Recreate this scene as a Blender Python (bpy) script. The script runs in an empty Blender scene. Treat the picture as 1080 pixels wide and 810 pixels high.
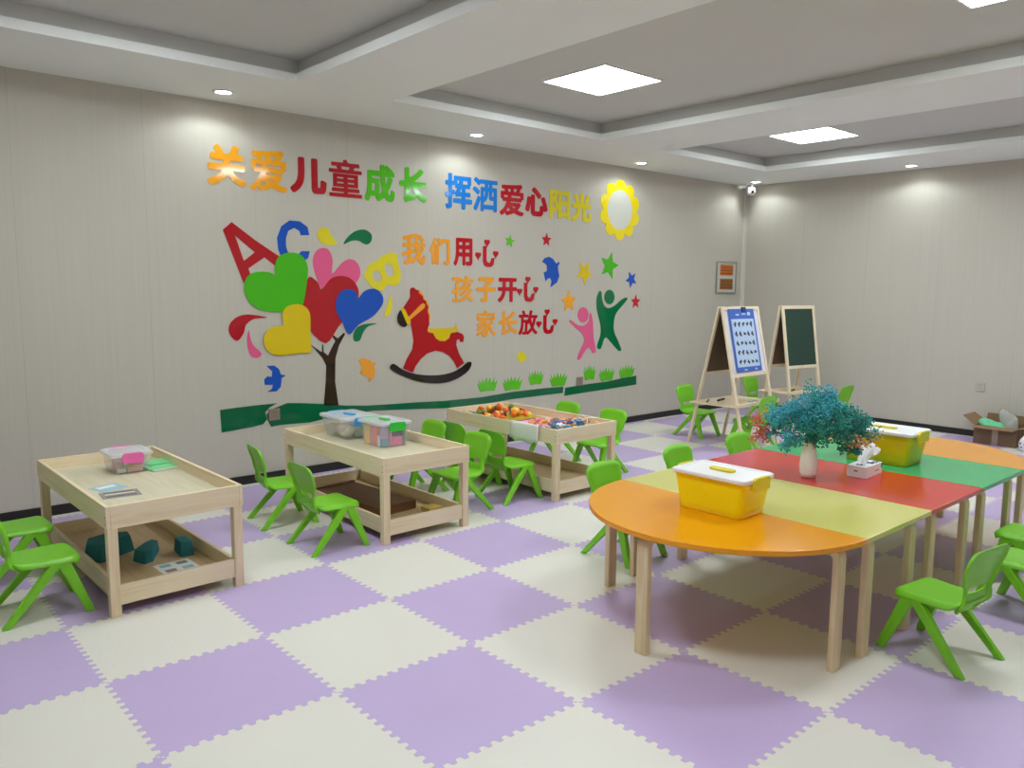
import bpy, bmesh, math, random
from mathutils import Vector, Matrix
# outlines of the slogan characters (thousandths of an em) and mural cut-outs (millimetres along the wall, height)
GLYPH = {"big":{"儿":[[61,-28,72,-30,100,-30,117,-25,133,-13,244,86,256,100,279,133,337,239,345,261,374,389,376,422,380,444,381,522,386,556,386,906,380,922,371,933,361,941,350,946,317,947,244,946,233,941,223,933,211,917,208,900,208,544,203,517,202,461,174,339,160,306,108,217,11,131,-1,117,-13,94,-14,61,-8,44,33,-8],[686,-17,706,-19,872,-19,911,-12,928,-6,950,10,989,67,1008,144,1009,200,1014,233,1014,289,1011,300,1000,316,983,329,922,359,906,364,883,364,872,361,856,350,844,333,842,317,841,233,837,211,835,178,830,161,822,155,800,153,772,153,765,156,760,161,758,178,758,583,758,900,756,917,744,933,733,941,722,946,622,947,611,944,595,933,583,917,581,906,581,100,591,61,605,33,617,17,656,-9]],
 "心":[[425,-11,444,-14,628,-14,700,-2,728,6,756,31,794,72,823,172,828,214,834,217,848,189,867,170,878,165,894,161,906,161,928,166,989,192,1006,211,1013,239,1006,272,956,439,878,628,867,642,856,650,822,657,778,645,744,630,722,606,716,578,722,550,797,361,800,344,796,339,789,338,744,356,722,361,694,356,678,341,666,322,659,294,658,222,651,183,644,167,633,159,439,159,432,161,427,167,425,200,424,650,417,678,406,692,394,700,361,708,306,708,283,702,272,696,256,678,248,650,247,622,244,616,239,613,200,624,139,633,117,628,94,607,88,594,81,567,56,422,45,378,10,267,-2,217,6,183,14,172,28,161,94,133,106,130,133,131,150,142,162,156,173,183,206,306,224,378,232,422,239,441,244,438,246,417,247,133,260,78,281,44,303,22,317,13,339,3,372,-6],[589,583,611,579,628,581,639,587,658,606,706,661,710,683,706,706,656,758,633,776,597,811,561,841,444,929,417,945,389,950,367,944,356,936,308,889,300,878,296,856,300,833,322,809,461,702]],
 "长":[[226,-17,239,-19,250,-17,278,-5,311,6,406,34,567,77,589,85,608,100,617,117,619,144,616,167,617,173,622,176,628,174,650,153,750,77,889,11,917,9,928,11,939,16,958,33,995,83,1006,106,1008,122,1004,139,991,156,972,167,850,216,754,283,725,311,706,336,676,367,657,394,645,422,650,429,661,430,933,431,951,433,962,439,974,450,982,461,985,472,986,544,982,561,974,572,962,583,950,589,939,591,583,592,560,594,557,600,562,606,606,632,706,701,775,756,879,861,885,878,885,889,882,900,864,922,844,935,789,958,767,958,750,954,736,944,672,881,578,810,478,750,389,707,378,705,372,708,370,717,369,928,367,944,362,956,350,969,339,976,328,980,306,981,256,981,239,978,222,969,210,956,205,944,203,928,203,617,201,600,196,594,189,592,61,591,50,589,39,584,26,572,16,556,14,539,14,483,16,467,22,454,33,442,50,433,67,431,183,430,194,429,201,422,203,406,202,161,194,141,176,122,168,111,164,89,171,61,199,6,211,-8],[383,200,378,200,372,205,370,217,369,406,371,422,376,428,383,430,450,429,461,419,485,372,516,311,557,256,560,250,558,244,539,237],[378,594,372,600,372,611,378,615,383,612,392,600,389,594]],
 "关":[[87,-17,106,-19,128,-17,250,35,300,60,406,131,497,222,511,240,517,246,522,246,528,242,547,217,611,153,642,117,750,44,794,21,878,-12,900,-19,911,-19,922,-15,933,-8,947,6,984,56,1001,83,1002,106,998,117,991,128,979,139,967,145,844,189,744,249,672,320,662,333,658,344,662,350,672,353,928,353,950,357,969,372,976,383,980,394,980,472,978,483,973,494,956,512,944,517,933,519,611,520,599,522,592,533,592,594,594,601,600,606,617,608,878,609,889,611,900,616,917,633,923,644,925,656,925,722,920,739,908,756,894,765,883,769,783,770,773,772,769,778,779,800,815,861,832,889,836,906,832,922,819,939,800,954,744,973,722,980,700,978,683,969,671,956,621,850,582,783,572,773,556,769,450,770,442,772,436,778,394,857,328,951,311,967,294,974,272,973,211,943,192,928,185,917,181,906,183,883,188,872,240,794,245,778,242,772,233,770,128,769,117,765,103,756,91,739,86,722,86,656,88,644,94,633,111,616,122,611,133,609,389,608,406,606,411,601,413,594,413,533,407,522,394,520,72,519,61,517,50,512,33,494,27,483,25,472,26,394,30,383,37,372,56,357,78,353,350,353,361,350,364,344,356,327,311,276,222,216,178,190,44,135,32,128,20,117,13,106,9,94,9,78,13,67,61,3,77,-11]],
 "成":[[78,-17,89,-19,111,-18,122,-13,133,-1,187,106,200,151,206,163,211,163,225,144,239,137,278,131,361,130,379,128,378,122,365,100,364,78,367,67,414,11,428,-2,439,-7,461,-8,478,-1,568,61,608,94,633,119,644,126,650,124,656,119,676,89,717,42,767,7,800,-2,828,-8,844,-8,883,-1,911,9,956,56,979,122,991,217,991,256,985,272,972,284,917,317,889,319,872,313,865,306,859,294,858,244,846,167,842,156,833,150,822,153,805,167,779,206,759,250,761,261,766,272,840,389,861,431,903,533,924,589,925,606,922,617,917,625,906,633,831,656,834,661,844,662,956,664,972,670,983,683,986,694,986,767,983,783,975,794,967,800,939,805,933,810,928,839,907,861,817,923,733,967,717,969,700,967,667,940,661,941,641,967,628,974,539,975,522,969,511,956,509,944,509,922,514,894,514,822,512,811,506,805,489,803,133,803,122,802,111,796,100,783,97,772,97,511,92,483,91,389,87,367,80,289,51,178,7,89,3,72,4,50,9,39],[478,188,475,189,473,194,480,222,481,244,485,261,486,311,491,339,492,467,497,500,496,572,491,583,483,591,467,597,267,597,250,599,244,606,242,617,242,650,249,661,261,664,328,664,506,664,517,662,523,656,526,611,530,589,531,556,541,506,548,444,584,289,583,283,575,272,511,208,489,192],[233,271,228,277,226,283,230,306,231,333,236,356,236,439,240,456,246,461,256,464,333,464,344,462,350,457,352,450,353,378,347,350,346,311,338,278,332,272,322,270,244,270],[700,466,692,489,681,550,680,583,670,644,671,656,676,661,683,663,778,664,805,661,809,656,794,647,779,628,724,489,711,467,706,464],[667,805,660,811,658,822,660,839,664,844,678,843,700,829,719,817,724,811,721,806,700,803]],
 "光":[[71,-17,83,-19,100,-15,250,60,297,106,317,130,352,167,373,206,417,322,435,433,443,444,456,447,533,447,540,444,545,439,547,422,547,117,555,67,574,28,583,15,611,-1,639,-13,672,-14,706,-19,844,-19,883,-13,917,-4,930,6,958,33,973,61,990,117,992,161,997,189,995,239,986,256,967,271,906,296,883,295,865,283,855,267,849,244,846,172,841,144,832,133,817,131,722,131,708,139,703,150,703,422,706,440,711,445,722,447,950,448,961,452,974,461,982,472,985,483,985,561,979,578,967,590,956,595,944,597,789,597,778,600,775,606,788,633,835,711,901,844,908,861,906,883,901,894,891,906,872,917,833,931,806,941,789,941,772,934,760,922,700,783,661,714,633,656,631,644,633,633,638,622,651,606,649,600,633,597,589,598,582,600,575,611,575,939,573,950,567,961,556,973,544,978,533,980,456,980,444,976,433,969,422,950,419,933,419,617,417,604,406,598,367,597,350,601,348,606,361,621,367,633,369,644,367,656,318,778,251,894,235,917,217,928,200,930,144,912,122,901,115,894,107,883,104,872,105,844,176,711,213,617,215,606,211,600,200,597,56,597,44,595,33,590,21,578,15,561,14,494,16,478,28,459,39,452,50,448,261,447,267,445,272,440,274,428,269,389,262,361,229,272,219,256,189,225,169,200,151,183,22,123,9,111,2,100,-3,78,-1,67,5,56,44,3,60,-11]],
 "爱":[[78,6,94,3,111,9,173,50,211,86,222,93,229,89,246,50,264,22,278,11,289,9,311,10,444,44,517,73,567,90,589,84,700,44,722,38,861,9,889,9,906,15,923,33,956,89,958,100,956,111,944,124,933,130,783,155,722,172,713,178,712,183,715,189,763,233,832,328,836,344,833,356,811,380,783,400,772,403,728,397,439,397,425,400,420,406,421,411,428,422,444,425,833,425,856,428,867,437,872,445,878,490,889,497,917,497,928,500,939,509,944,517,947,533,947,644,946,694,941,706,928,717,911,719,800,720,789,721,784,728,788,739,822,794,825,822,828,828,839,834,872,839,885,850,891,861,890,878,871,928,858,944,844,952,806,953,739,942,711,941,694,937,667,935,650,931,600,930,578,926,533,925,506,920,450,919,422,914,350,914,322,909,200,908,172,903,111,903,94,896,83,883,81,872,92,822,99,806,111,792,122,787,178,786,190,783,196,778,209,739,211,728,206,722,194,720,78,718,67,713,59,706,54,694,53,683,53,533,56,517,61,509,72,500,83,497,111,497,122,490,128,445,133,437,144,428,161,425,267,425,275,422,279,417,273,394,251,344,212,278,186,239,128,181,33,118,17,100,15,83,22,68,56,25],[272,135,269,139,271,144,311,193,339,236,344,239,356,235,383,208,417,178,417,172,411,167,356,149,283,135],[556,237,505,267,499,272,502,278,511,280,567,281,611,280,621,278,623,272,612,261,578,238,567,234],[183,549,177,556,175,572,177,594,183,601,194,603,300,603,322,601,329,594,330,583,323,556,317,549,306,547,206,547],[467,549,461,555,460,561,464,589,471,600,478,602,800,603,817,601,822,596,825,589,825,561,822,554,811,548,483,547],[356,721,345,728,333,756,325,778,324,783,328,789,339,791,367,792,389,797,411,796,417,792,423,783,438,739,439,728,434,722,428,720],[583,721,572,728,555,772,550,789,550,794,554,800,572,808,617,809,644,814,672,812,679,806,676,794,663,767,639,728,633,723,622,720]],
 "童":[[40,28,61,25,933,25,950,25,961,28,967,35,969,44,969,100,966,111,956,118,572,120,560,122,555,128,553,133,556,146,567,152,872,153,883,154,894,161,897,172,897,228,894,239,883,246,572,247,560,250,555,256,554,261,555,267,560,272,572,275,833,275,850,278,857,289,858,300,858,500,857,589,850,600,839,603,172,603,156,602,150,600,143,589,142,578,142,300,145,283,156,276,167,275,433,274,439,273,444,268,446,261,445,256,440,250,428,247,117,246,106,239,103,228,103,172,106,161,117,154,128,153,433,152,444,146,447,133,445,128,440,122,428,120,44,118,34,111,31,100,31,44,34,33],[256,360,249,367,248,383,250,390,261,397,422,397,439,395,445,389,447,372,444,365,433,359,272,358],[561,360,555,367,553,383,556,390,567,397,728,397,744,395,751,389,752,372,750,365,739,359,578,358],[256,482,249,489,248,506,250,513,261,519,422,519,439,518,445,511,447,494,444,487,433,481,272,481],[561,482,555,489,553,506,556,513,567,519,728,519,744,518,751,511,752,494,750,487,739,481,578,481],[40,622,56,619,167,619,956,621,966,628,969,639,969,694,966,706,960,711,944,714,744,714,733,717,730,722,733,733,749,761,759,778,767,784,883,786,893,789,899,794,903,811,902,867,893,878,867,881,583,882,572,889,530,956,517,963,500,964,461,956,444,950,437,944,432,933,431,922,440,889,433,882,111,879,101,872,97,861,97,806,101,794,107,789,117,786,233,784,241,778,260,744,268,722,261,715,250,714,56,714,40,711,32,700,31,678,32,633],[406,716,398,722,374,772,373,778,378,784,394,786,594,786,617,785,623,778,621,767,601,728,594,719,589,715,428,714]],
 "挥":[[66,0,83,-3,161,-1,200,10,211,16,239,43,245,56,253,89,254,361,258,367,267,373,328,394,356,410,361,411,369,400,385,356,394,344,400,341,417,337,461,347,494,347,522,353,589,352,596,350,601,344,602,306,596,294,583,292,333,292,317,289,306,282,298,267,297,194,302,178,311,169,328,164,578,164,594,162,601,156,603,144,604,22,611,7,622,0,639,-3,706,-3,722,2,731,11,736,28,737,150,739,157,744,162,761,164,950,164,961,165,972,169,984,183,986,211,985,267,981,278,972,287,961,291,950,292,756,292,744,294,739,299,736,311,737,339,739,346,744,351,756,353,900,354,917,362,924,378,924,450,920,461,911,470,894,475,778,475,750,475,743,478,738,483,735,567,735,572,739,578,756,581,878,581,894,586,903,594,907,606,910,661,917,668,939,674,950,689,953,706,953,878,950,894,943,906,933,912,917,914,350,913,334,906,326,889,323,772,318,767,311,764,267,764,260,767,253,778,253,933,252,944,248,956,239,964,222,969,156,969,139,964,130,956,125,939,125,789,123,772,118,767,111,764,50,764,39,762,24,750,20,733,20,672,22,661,28,651,44,643,117,640,123,633,125,622,125,489,123,472,119,467,111,462,28,437,16,428,11,417,9,406,9,383,20,339,24,328,33,317,44,311,61,309,106,321,117,322,122,318,124,311,125,150,123,133,118,128,111,125,56,125,44,123,33,116,26,100,27,83,49,17,56,7],[361,452,354,467,351,494,345,506,339,512,322,519,306,519,267,510,261,511,256,515,253,522,253,622,256,635,267,641,322,643,339,651,350,665,356,667,362,667,367,662,369,656,370,606,378,590,394,581,433,579,441,572,440,561,435,550,401,489,372,458,367,453],[550,478,546,483,549,494,583,568,589,575,596,578,600,577,603,572,604,567,601,483,596,478,589,475,561,475],[456,699,449,706,447,717,447,772,450,785,461,791,511,790,517,787,519,778,494,706,483,698],[644,700,641,706,641,711,652,744,653,761,649,783,653,789,672,792,800,792,817,790,823,783,825,761,825,711,822,704,817,699,800,697,661,697]],
 "洒":[[332,-6,344,-8,400,-8,411,-7,422,-3,434,11,438,56,444,62,456,64,817,63,824,61,829,56,831,22,836,11,850,0,867,-3,933,-2,944,2,953,11,957,22,958,39,957,672,950,688,933,696,789,697,778,699,772,704,770,711,770,767,772,779,783,786,944,786,956,787,967,791,976,800,980,811,980,883,971,900,961,906,950,908,322,908,306,907,294,903,285,894,278,881,272,879,161,946,144,952,128,953,115,950,100,941,87,928,67,901,59,883,59,872,63,861,72,850,150,801,183,774,206,753,222,743,244,737,261,741,274,750,300,780,317,786,472,786,479,783,486,772,486,711,483,704,478,699,467,697,344,697,328,692,319,683,315,672,314,661,314,406,311,384,306,382,251,422,239,428,222,430,206,421,160,328,146,294,96,194,76,161,42,89,43,72,50,56,94,21,117,11,128,9,144,11,154,17,162,28,229,161,300,322,306,329,309,328,312,322,314,300,314,22,319,6],[444,194,439,199,437,206,436,239,439,251,444,256,467,261,479,267,536,322,562,361,582,400,601,461,608,494,608,556,611,568,617,573,633,575,640,572,647,561,647,400,649,378,661,353,672,341,689,332,700,327,733,320,817,319,828,313,831,289,830,211,828,199,822,194,806,192,461,192],[439,415,436,444,436,556,438,567,443,572,450,575,472,575,485,572,491,561,491,528,479,472,471,450,450,417,444,413],[778,437,767,444,764,456,764,556,766,567,771,572,778,575,817,575,828,568,830,561,831,461,829,444,824,439,817,437],[193,472,206,470,217,472,229,478,241,489,278,543,280,556,276,572,267,584,194,634,102,683,89,686,72,685,61,682,48,672,27,644,18,628,14,611,16,594,28,580,106,534,182,478],[617,699,611,704,609,711,608,767,610,778,615,783,622,786,639,784,644,779,647,772,647,717,645,706,640,700,633,698]],
 "阳":[[82,-11,100,-14,156,-13,173,-6,187,11,192,33,192,206,193,217,196,222,206,225,294,226,361,246,378,260,422,320,428,318,430,294,431,39,433,28,438,17,450,5,461,-1,478,-3,528,-3,544,2,556,9,565,22,569,33,572,63,578,68,594,69,783,69,790,67,795,61,798,39,805,22,816,11,826,6,839,3,900,3,911,5,922,10,930,17,937,28,942,50,942,594,941,872,939,883,933,895,923,906,911,912,889,914,472,914,456,909,433,894,422,898,378,929,361,935,322,931,94,930,83,928,72,923,65,917,57,906,53,883,53,33,55,17,60,6,71,-6],[578,210,571,217,570,228,569,411,572,429,578,434,589,436,772,436,789,434,795,428,797,417,797,233,794,215,789,210,778,208,594,208],[200,360,194,367,192,378,192,556,194,562,200,565,206,563,244,523,271,483,289,439,292,422,291,378,283,367,261,359,211,358],[422,471,417,478,401,517,368,567,331,606,323,617,326,633,390,761,417,812,422,818,425,817,428,815,430,806,430,500,428,474],[578,571,571,578,569,594,570,756,571,767,576,772,594,775,772,775,789,773,795,767,797,750,797,589,795,578,790,572,772,569,594,569],[200,677,194,679,192,694,192,778,194,789,199,794,206,797,244,796,250,794,254,789,251,778,218,706,206,683]]},"small":{"用":[[81,-17,94,-18,114,-6,168,67,207,150,229,217,243,283,250,291,417,292,428,291,433,287,436,272,437,33,440,22,448,11,456,4,472,-2,533,-3,544,-1,563,11,573,28,575,44,575,278,578,287,583,291,767,292,776,289,780,283,781,150,778,135,767,131,633,130,622,126,611,119,600,102,598,94,599,83,622,20,633,3,650,-7,667,-8,778,-8,794,-3,817,-2,844,5,874,22,902,50,912,67,919,111,919,200,919,861,915,878,906,891,889,901,878,903,167,903,150,901,131,889,124,878,120,867,119,417,114,394,113,372,109,356,108,328,103,311,102,294,95,267,68,183,57,161,10,89,3,72,5,56,14,39,33,20,50,8,67,-8],[267,431,261,435,258,444,258,517,263,528,278,531,428,530,433,526,436,517,436,444,431,433,417,431],[583,431,576,439,575,456,575,517,578,526,583,530,772,530,780,522,781,506,780,444,778,435,772,431],[267,670,261,674,258,683,258,750,263,761,278,764,428,763,433,759,436,750,436,683,431,672,417,669],[583,670,576,678,575,694,575,750,578,759,583,763,772,763,780,756,781,739,780,683,778,674,772,670]],
 "开":[[103,-17,111,-19,122,-18,156,-1,189,25,206,41,250,75,261,87,329,183,340,206,384,322,398,400,406,407,417,408,594,408,606,404,608,389,608,33,610,17,622,-6,633,-13,650,-19,722,-19,739,-13,750,-6,762,17,764,28,765,400,769,406,778,408,933,408,950,410,972,422,984,444,986,456,986,511,984,522,972,544,961,551,950,557,939,558,778,558,767,563,764,578,765,756,769,761,778,764,917,764,939,774,948,783,958,806,958,867,957,878,944,900,933,907,917,913,100,914,89,912,67,900,55,878,53,856,53,806,60,789,67,778,78,771,94,764,244,763,250,759,253,750,253,572,248,561,233,558,56,558,39,551,28,544,21,533,14,517,14,456,16,444,28,422,39,415,50,410,61,408,228,408,236,406,239,400,229,344,196,267,139,192,117,170,78,141,28,100,16,78,16,67,27,44,33,36,82,-6],[417,559,411,563,408,572,408,744,411,759,417,763,428,764,600,763,606,759,608,750,608,578,606,563,600,559,589,558]],
 "子":[[287,-17,300,-19,383,-19,406,-14,461,-13,506,-1,528,10,544,20,561,37,573,61,580,89,581,361,581,372,585,378,600,381,950,381,967,387,978,394,985,406,991,422,992,489,990,500,978,522,956,534,939,536,594,536,585,539,581,544,581,572,588,583,757,689,817,736,833,752,878,786,891,800,901,817,907,833,896,861,883,875,850,901,828,912,817,914,800,913,778,908,389,908,167,908,150,907,128,894,116,872,114,861,114,800,121,783,128,772,139,765,156,759,556,758,578,756,579,750,573,744,556,732,456,679,439,666,432,656,425,639,425,550,422,541,417,537,406,536,56,536,39,529,28,522,21,511,14,494,14,428,16,417,28,394,50,382,67,381,406,381,417,380,422,376,425,356,425,156,422,141,411,136,267,136,250,129,239,122,227,100,226,89,232,67,260,6,267,-6]],
 "们":[[142,-11,161,-14,222,-12,241,0,248,11,252,22,253,700,288,800,318,878,325,906,321,922,308,939,294,948,272,957,244,963,228,963,211,957,194,940,182,911,157,828,112,717,62,622,10,544,3,528,5,517,32,461,44,443,56,431,67,424,78,420,89,424,106,434,111,433,113,428,114,28,116,17,122,4,132,-6],[331,-11,350,-14,411,-12,430,0,437,11,441,22,442,700,444,727,450,727,472,692,483,685,494,681,511,682,561,710,583,732,591,750,587,761,571,794,572,801,800,803,809,800,813,794,813,133,809,128,800,125,700,125,689,121,678,113,667,97,664,83,682,28,688,17,706,-1,717,-7,728,-8,833,-8,850,-3,867,-2,889,5,908,17,936,44,943,56,952,89,953,133,953,889,951,906,946,917,933,929,922,934,911,936,578,936,561,929,549,917,542,900,540,867,539,862,533,862,516,883,463,961,444,973,433,973,367,936,354,922,348,906,354,889,428,772,429,767,428,763,400,769,344,769,333,768,314,756,307,744,303,733,303,28,305,17,311,4,321,-6]],
 "长":[[231,-6,244,-6,272,7,306,18,361,32,400,45,578,93,597,106,607,122,608,139,603,161,602,200,598,211,593,217,572,229,556,229,383,187,367,184,361,186,358,200,358,428,363,439,372,442,450,442,461,439,467,435,527,317,539,298,596,228,602,217,656,164,694,136,739,99,756,88,800,65,828,54,894,21,911,20,922,21,933,27,944,36,984,89,995,111,995,128,986,144,967,157,844,205,744,275,711,308,697,328,664,361,649,383,624,428,623,433,625,439,633,441,933,442,944,443,961,453,968,461,975,478,975,539,973,550,968,561,957,572,944,579,933,580,794,581,522,581,507,583,507,589,583,632,683,699,769,767,868,867,873,878,873,889,864,906,850,918,789,945,767,947,756,943,742,933,678,870,621,828,600,810,567,788,483,738,461,729,383,690,367,673,361,672,358,694,358,928,354,944,340,961,322,969,250,969,233,962,225,956,216,939,214,928,213,589,209,583,200,581,67,580,56,579,44,573,32,561,25,544,25,489,27,472,32,461,43,450,56,443,67,442,200,442,209,439,213,433,213,156,206,133,182,111,177,100,176,89,182,67,210,11,221,0],[367,581,361,585,358,594,358,633,361,650,367,649,392,622,419,594,423,589,422,583,411,581]],
 "我":[[131,-6,144,-8,228,-8,244,-3,294,3,317,10,350,37,356,43,372,96,378,96,383,91,408,67,422,47,432,39,450,33,467,36,556,88,590,111,637,150,650,155,656,154,659,150,677,111,722,49,772,10,833,-8,867,-8,911,5,947,39,957,56,980,128,981,150,986,167,987,194,992,217,990,233,983,251,978,257,950,271,933,284,922,290,906,293,888,289,881,278,870,239,869,189,864,172,862,150,856,133,850,127,844,126,833,131,814,150,793,178,771,217,760,244,759,256,761,262,781,289,839,354,917,478,923,500,917,517,911,523,889,532,879,539,878,544,894,547,939,548,962,556,967,561,975,583,973,639,967,656,961,662,944,668,864,672,867,678,889,688,936,722,940,728,945,744,942,761,936,772,914,800,892,822,878,842,836,883,817,898,779,933,761,938,744,934,733,929,693,900,688,894,682,878,686,861,692,850,764,778,775,767,831,694,844,682,855,678,859,672,828,669,694,669,683,670,678,674,675,683,675,739,670,761,669,922,662,944,656,950,633,958,567,958,544,951,538,944,532,928,531,917,535,900,533,896,530,894,528,894,517,903,502,922,483,941,461,951,450,952,400,940,278,905,244,898,228,897,156,881,139,880,94,870,78,869,56,862,48,856,42,844,38,828,56,776,64,761,72,755,89,749,100,748,117,752,133,753,150,758,167,759,222,769,237,767,242,756,242,683,237,672,222,669,67,669,44,661,38,656,31,633,31,583,38,561,44,555,72,547,228,547,237,544,241,539,242,433,239,422,234,417,44,379,28,373,22,367,16,350,21,322,38,267,44,259,56,253,72,250,228,285,237,283,241,278,242,139,239,124,228,120,150,119,117,124,94,117,86,106,82,94,82,83,99,33,111,5,117,-1],[378,144,375,156,375,300,376,311,379,317,389,323,483,343,544,361,551,367,558,394,553,417,552,439,545,461,539,467,522,473,506,475,389,449,383,449,378,452,375,461,375,533,380,544,389,547,544,547,556,542,569,478,570,456,575,439,575,422,602,311,604,294,594,281,506,210,394,146,383,142],[717,415,710,422,703,456,702,478,692,528,693,539,696,544,706,547,783,547,800,546,805,544,806,539,750,448,728,420,722,416],[383,670,378,674,375,683,375,783,378,795,383,800,389,802,444,816,522,840,528,841,533,839,536,833,537,806,542,783,542,694,544,678,541,672,528,669]],
 "孩":[[387,0,400,-2,422,5,556,65,589,82,700,157,717,165,722,163,758,133,805,89,817,75,878,14,889,7,900,4,917,10,944,36,963,50,973,67,974,78,968,94,958,106,892,172,839,214,809,244,810,250,814,256,836,278,858,306,878,326,934,411,945,433,947,444,939,461,928,468,861,491,850,491,839,487,833,483,822,468,758,372,664,278,633,253,506,171,406,127,364,111,344,101,339,96,332,78,337,61,372,10],[76,6,89,3,178,3,200,8,217,9,244,21,267,37,273,44,279,56,286,89,286,356,287,367,291,372,406,413,411,417,418,428,422,455,428,455,444,444,456,442,500,452,533,453,550,458,567,458,577,456,578,450,569,439,524,400,411,334,384,317,380,311,375,300,377,283,394,254,417,227,433,220,444,221,489,243,589,303,680,378,750,447,764,467,791,494,868,606,874,622,872,635,866,644,856,651,794,673,778,673,767,667,762,661,712,583,706,577,694,575,633,575,617,571,611,572,609,578,610,583,682,706,688,711,706,714,944,714,956,714,967,718,972,722,979,733,980,744,980,800,972,817,961,823,950,825,783,825,767,827,761,833,745,878,711,947,705,956,689,963,672,963,644,957,609,944,600,939,596,933,593,922,594,917,625,839,623,828,617,825,433,825,427,828,425,833,423,850,416,861,378,890,361,897,67,897,56,895,45,889,37,872,36,811,41,794,50,785,67,781,244,780,253,778,255,772,240,739,182,650,171,628,169,611,169,472,167,461,161,455,156,453,44,421,28,411,20,394,20,372,32,317,39,306,44,302,56,298,67,299,156,329,161,329,167,326,169,317,169,133,167,119,156,114,61,113,45,106,38,94,38,78,55,33,67,11],[289,499,286,517,286,594,288,606,293,617,357,711,378,748,383,748,388,733,394,722,406,716,417,714,511,714,544,713,550,706,548,700,523,656,472,581,450,566,433,562,411,550,405,539,400,525,383,523,300,497]],
 "家":[[419,0,439,-3,461,2,489,3,522,15,558,39,580,61,601,89,607,100,625,161,625,222,630,256,620,322,622,337,628,340,633,335,640,322,666,267,720,189,808,100,833,82,898,44,906,42,922,42,929,44,942,56,975,94,984,111,986,122,984,133,972,147,928,173,889,193,850,230,825,250,766,333,732,400,733,411,739,419,861,509,869,517,874,528,874,539,869,550,828,581,809,600,815,633,815,683,812,694,806,702,794,708,783,708,217,708,200,706,189,699,183,699,181,711,181,750,185,756,194,758,811,758,820,756,824,750,824,644,826,633,831,628,839,622,850,620,928,620,941,628,945,633,947,644,947,844,945,856,941,861,933,867,922,869,578,870,572,872,566,878,522,957,511,967,500,969,483,968,428,951,409,939,403,928,403,917,405,906,416,878,411,871,89,869,78,867,66,856,64,839,64,644,66,633,70,628,83,620,150,619,161,620,178,629,183,629,188,611,192,606,206,598,300,597,316,594,316,589,308,583,250,555,83,501,67,491,59,478,60,461,100,403,110,394,117,392,133,393,278,443,400,500,406,500,411,495,415,483,411,477,394,466,272,399,111,345,71,328,61,317,59,294,64,283,98,233,111,226,128,227,317,299,428,362,467,382,472,383,478,381,483,367,482,361,467,348,417,310,328,260,283,238,178,193,56,156,44,144,42,128,43,117,49,106,75,61,89,49,111,48,133,55,328,132,489,229,500,233,507,228,508,217,501,178,486,144,478,133,463,122,450,116,439,114,367,114,344,119,333,119,322,114,316,106,314,83,329,44,331,22,337,11,350,3,406,3],[578,457,546,511,525,533,509,556,508,561,511,569,539,591,550,597,689,597,750,597,759,594,760,589,733,564,668,511,594,460,583,456]],
 "放":[[460,0,478,-3,494,2,611,77,700,164,711,170,717,168,728,158,770,106,800,75,900,5,928,3,939,9,986,67,989,72,992,83,989,95,972,114,939,132,906,154,864,189,828,226,799,267,790,283,793,294,829,367,862,461,890,561,906,646,911,655,917,658,961,658,972,661,984,672,986,683,986,750,984,761,980,767,972,773,961,775,700,775,685,778,681,783,681,794,713,922,712,939,706,947,694,952,678,953,661,958,617,964,605,961,588,944,562,822,529,711,494,631,472,588,467,584,450,595,439,597,267,598,261,602,258,611,259,678,263,683,272,686,489,687,500,692,506,700,508,711,508,744,508,783,502,794,494,801,483,803,361,803,352,806,348,811,345,828,323,889,298,944,289,958,283,962,272,964,256,962,206,947,194,941,188,933,186,917,188,900,218,828,222,811,219,806,206,803,39,802,25,794,22,789,20,778,20,706,28,692,33,688,44,686,128,686,137,683,141,678,142,500,136,472,136,394,125,350,118,294,78,189,5,83,3,72,5,61,44,20,67,5,89,3,100,9,108,17,184,122,229,239,241,300,248,350,252,367,253,456,256,469,261,477,267,480,333,480,344,476,347,467,347,378,342,350,342,272,337,250,336,200,331,183,330,161,323,139,317,124,306,120,256,120,233,125,206,123,193,111,192,100,193,89,211,28,228,11,239,8,350,9,383,18,394,25,415,44,422,46,430,39,453,6],[450,127,447,144,453,172,453,228,458,250,458,383,467,433,472,434,488,422,494,420,517,422,528,432,567,486,573,483,584,450,588,433,605,383,640,300,640,283,628,265,600,231,550,186,500,149,461,127,456,125],[711,444,682,522,653,644,656,653,661,657,722,658,772,657,778,653,780,644,751,511,723,444,717,440]]}}
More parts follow.
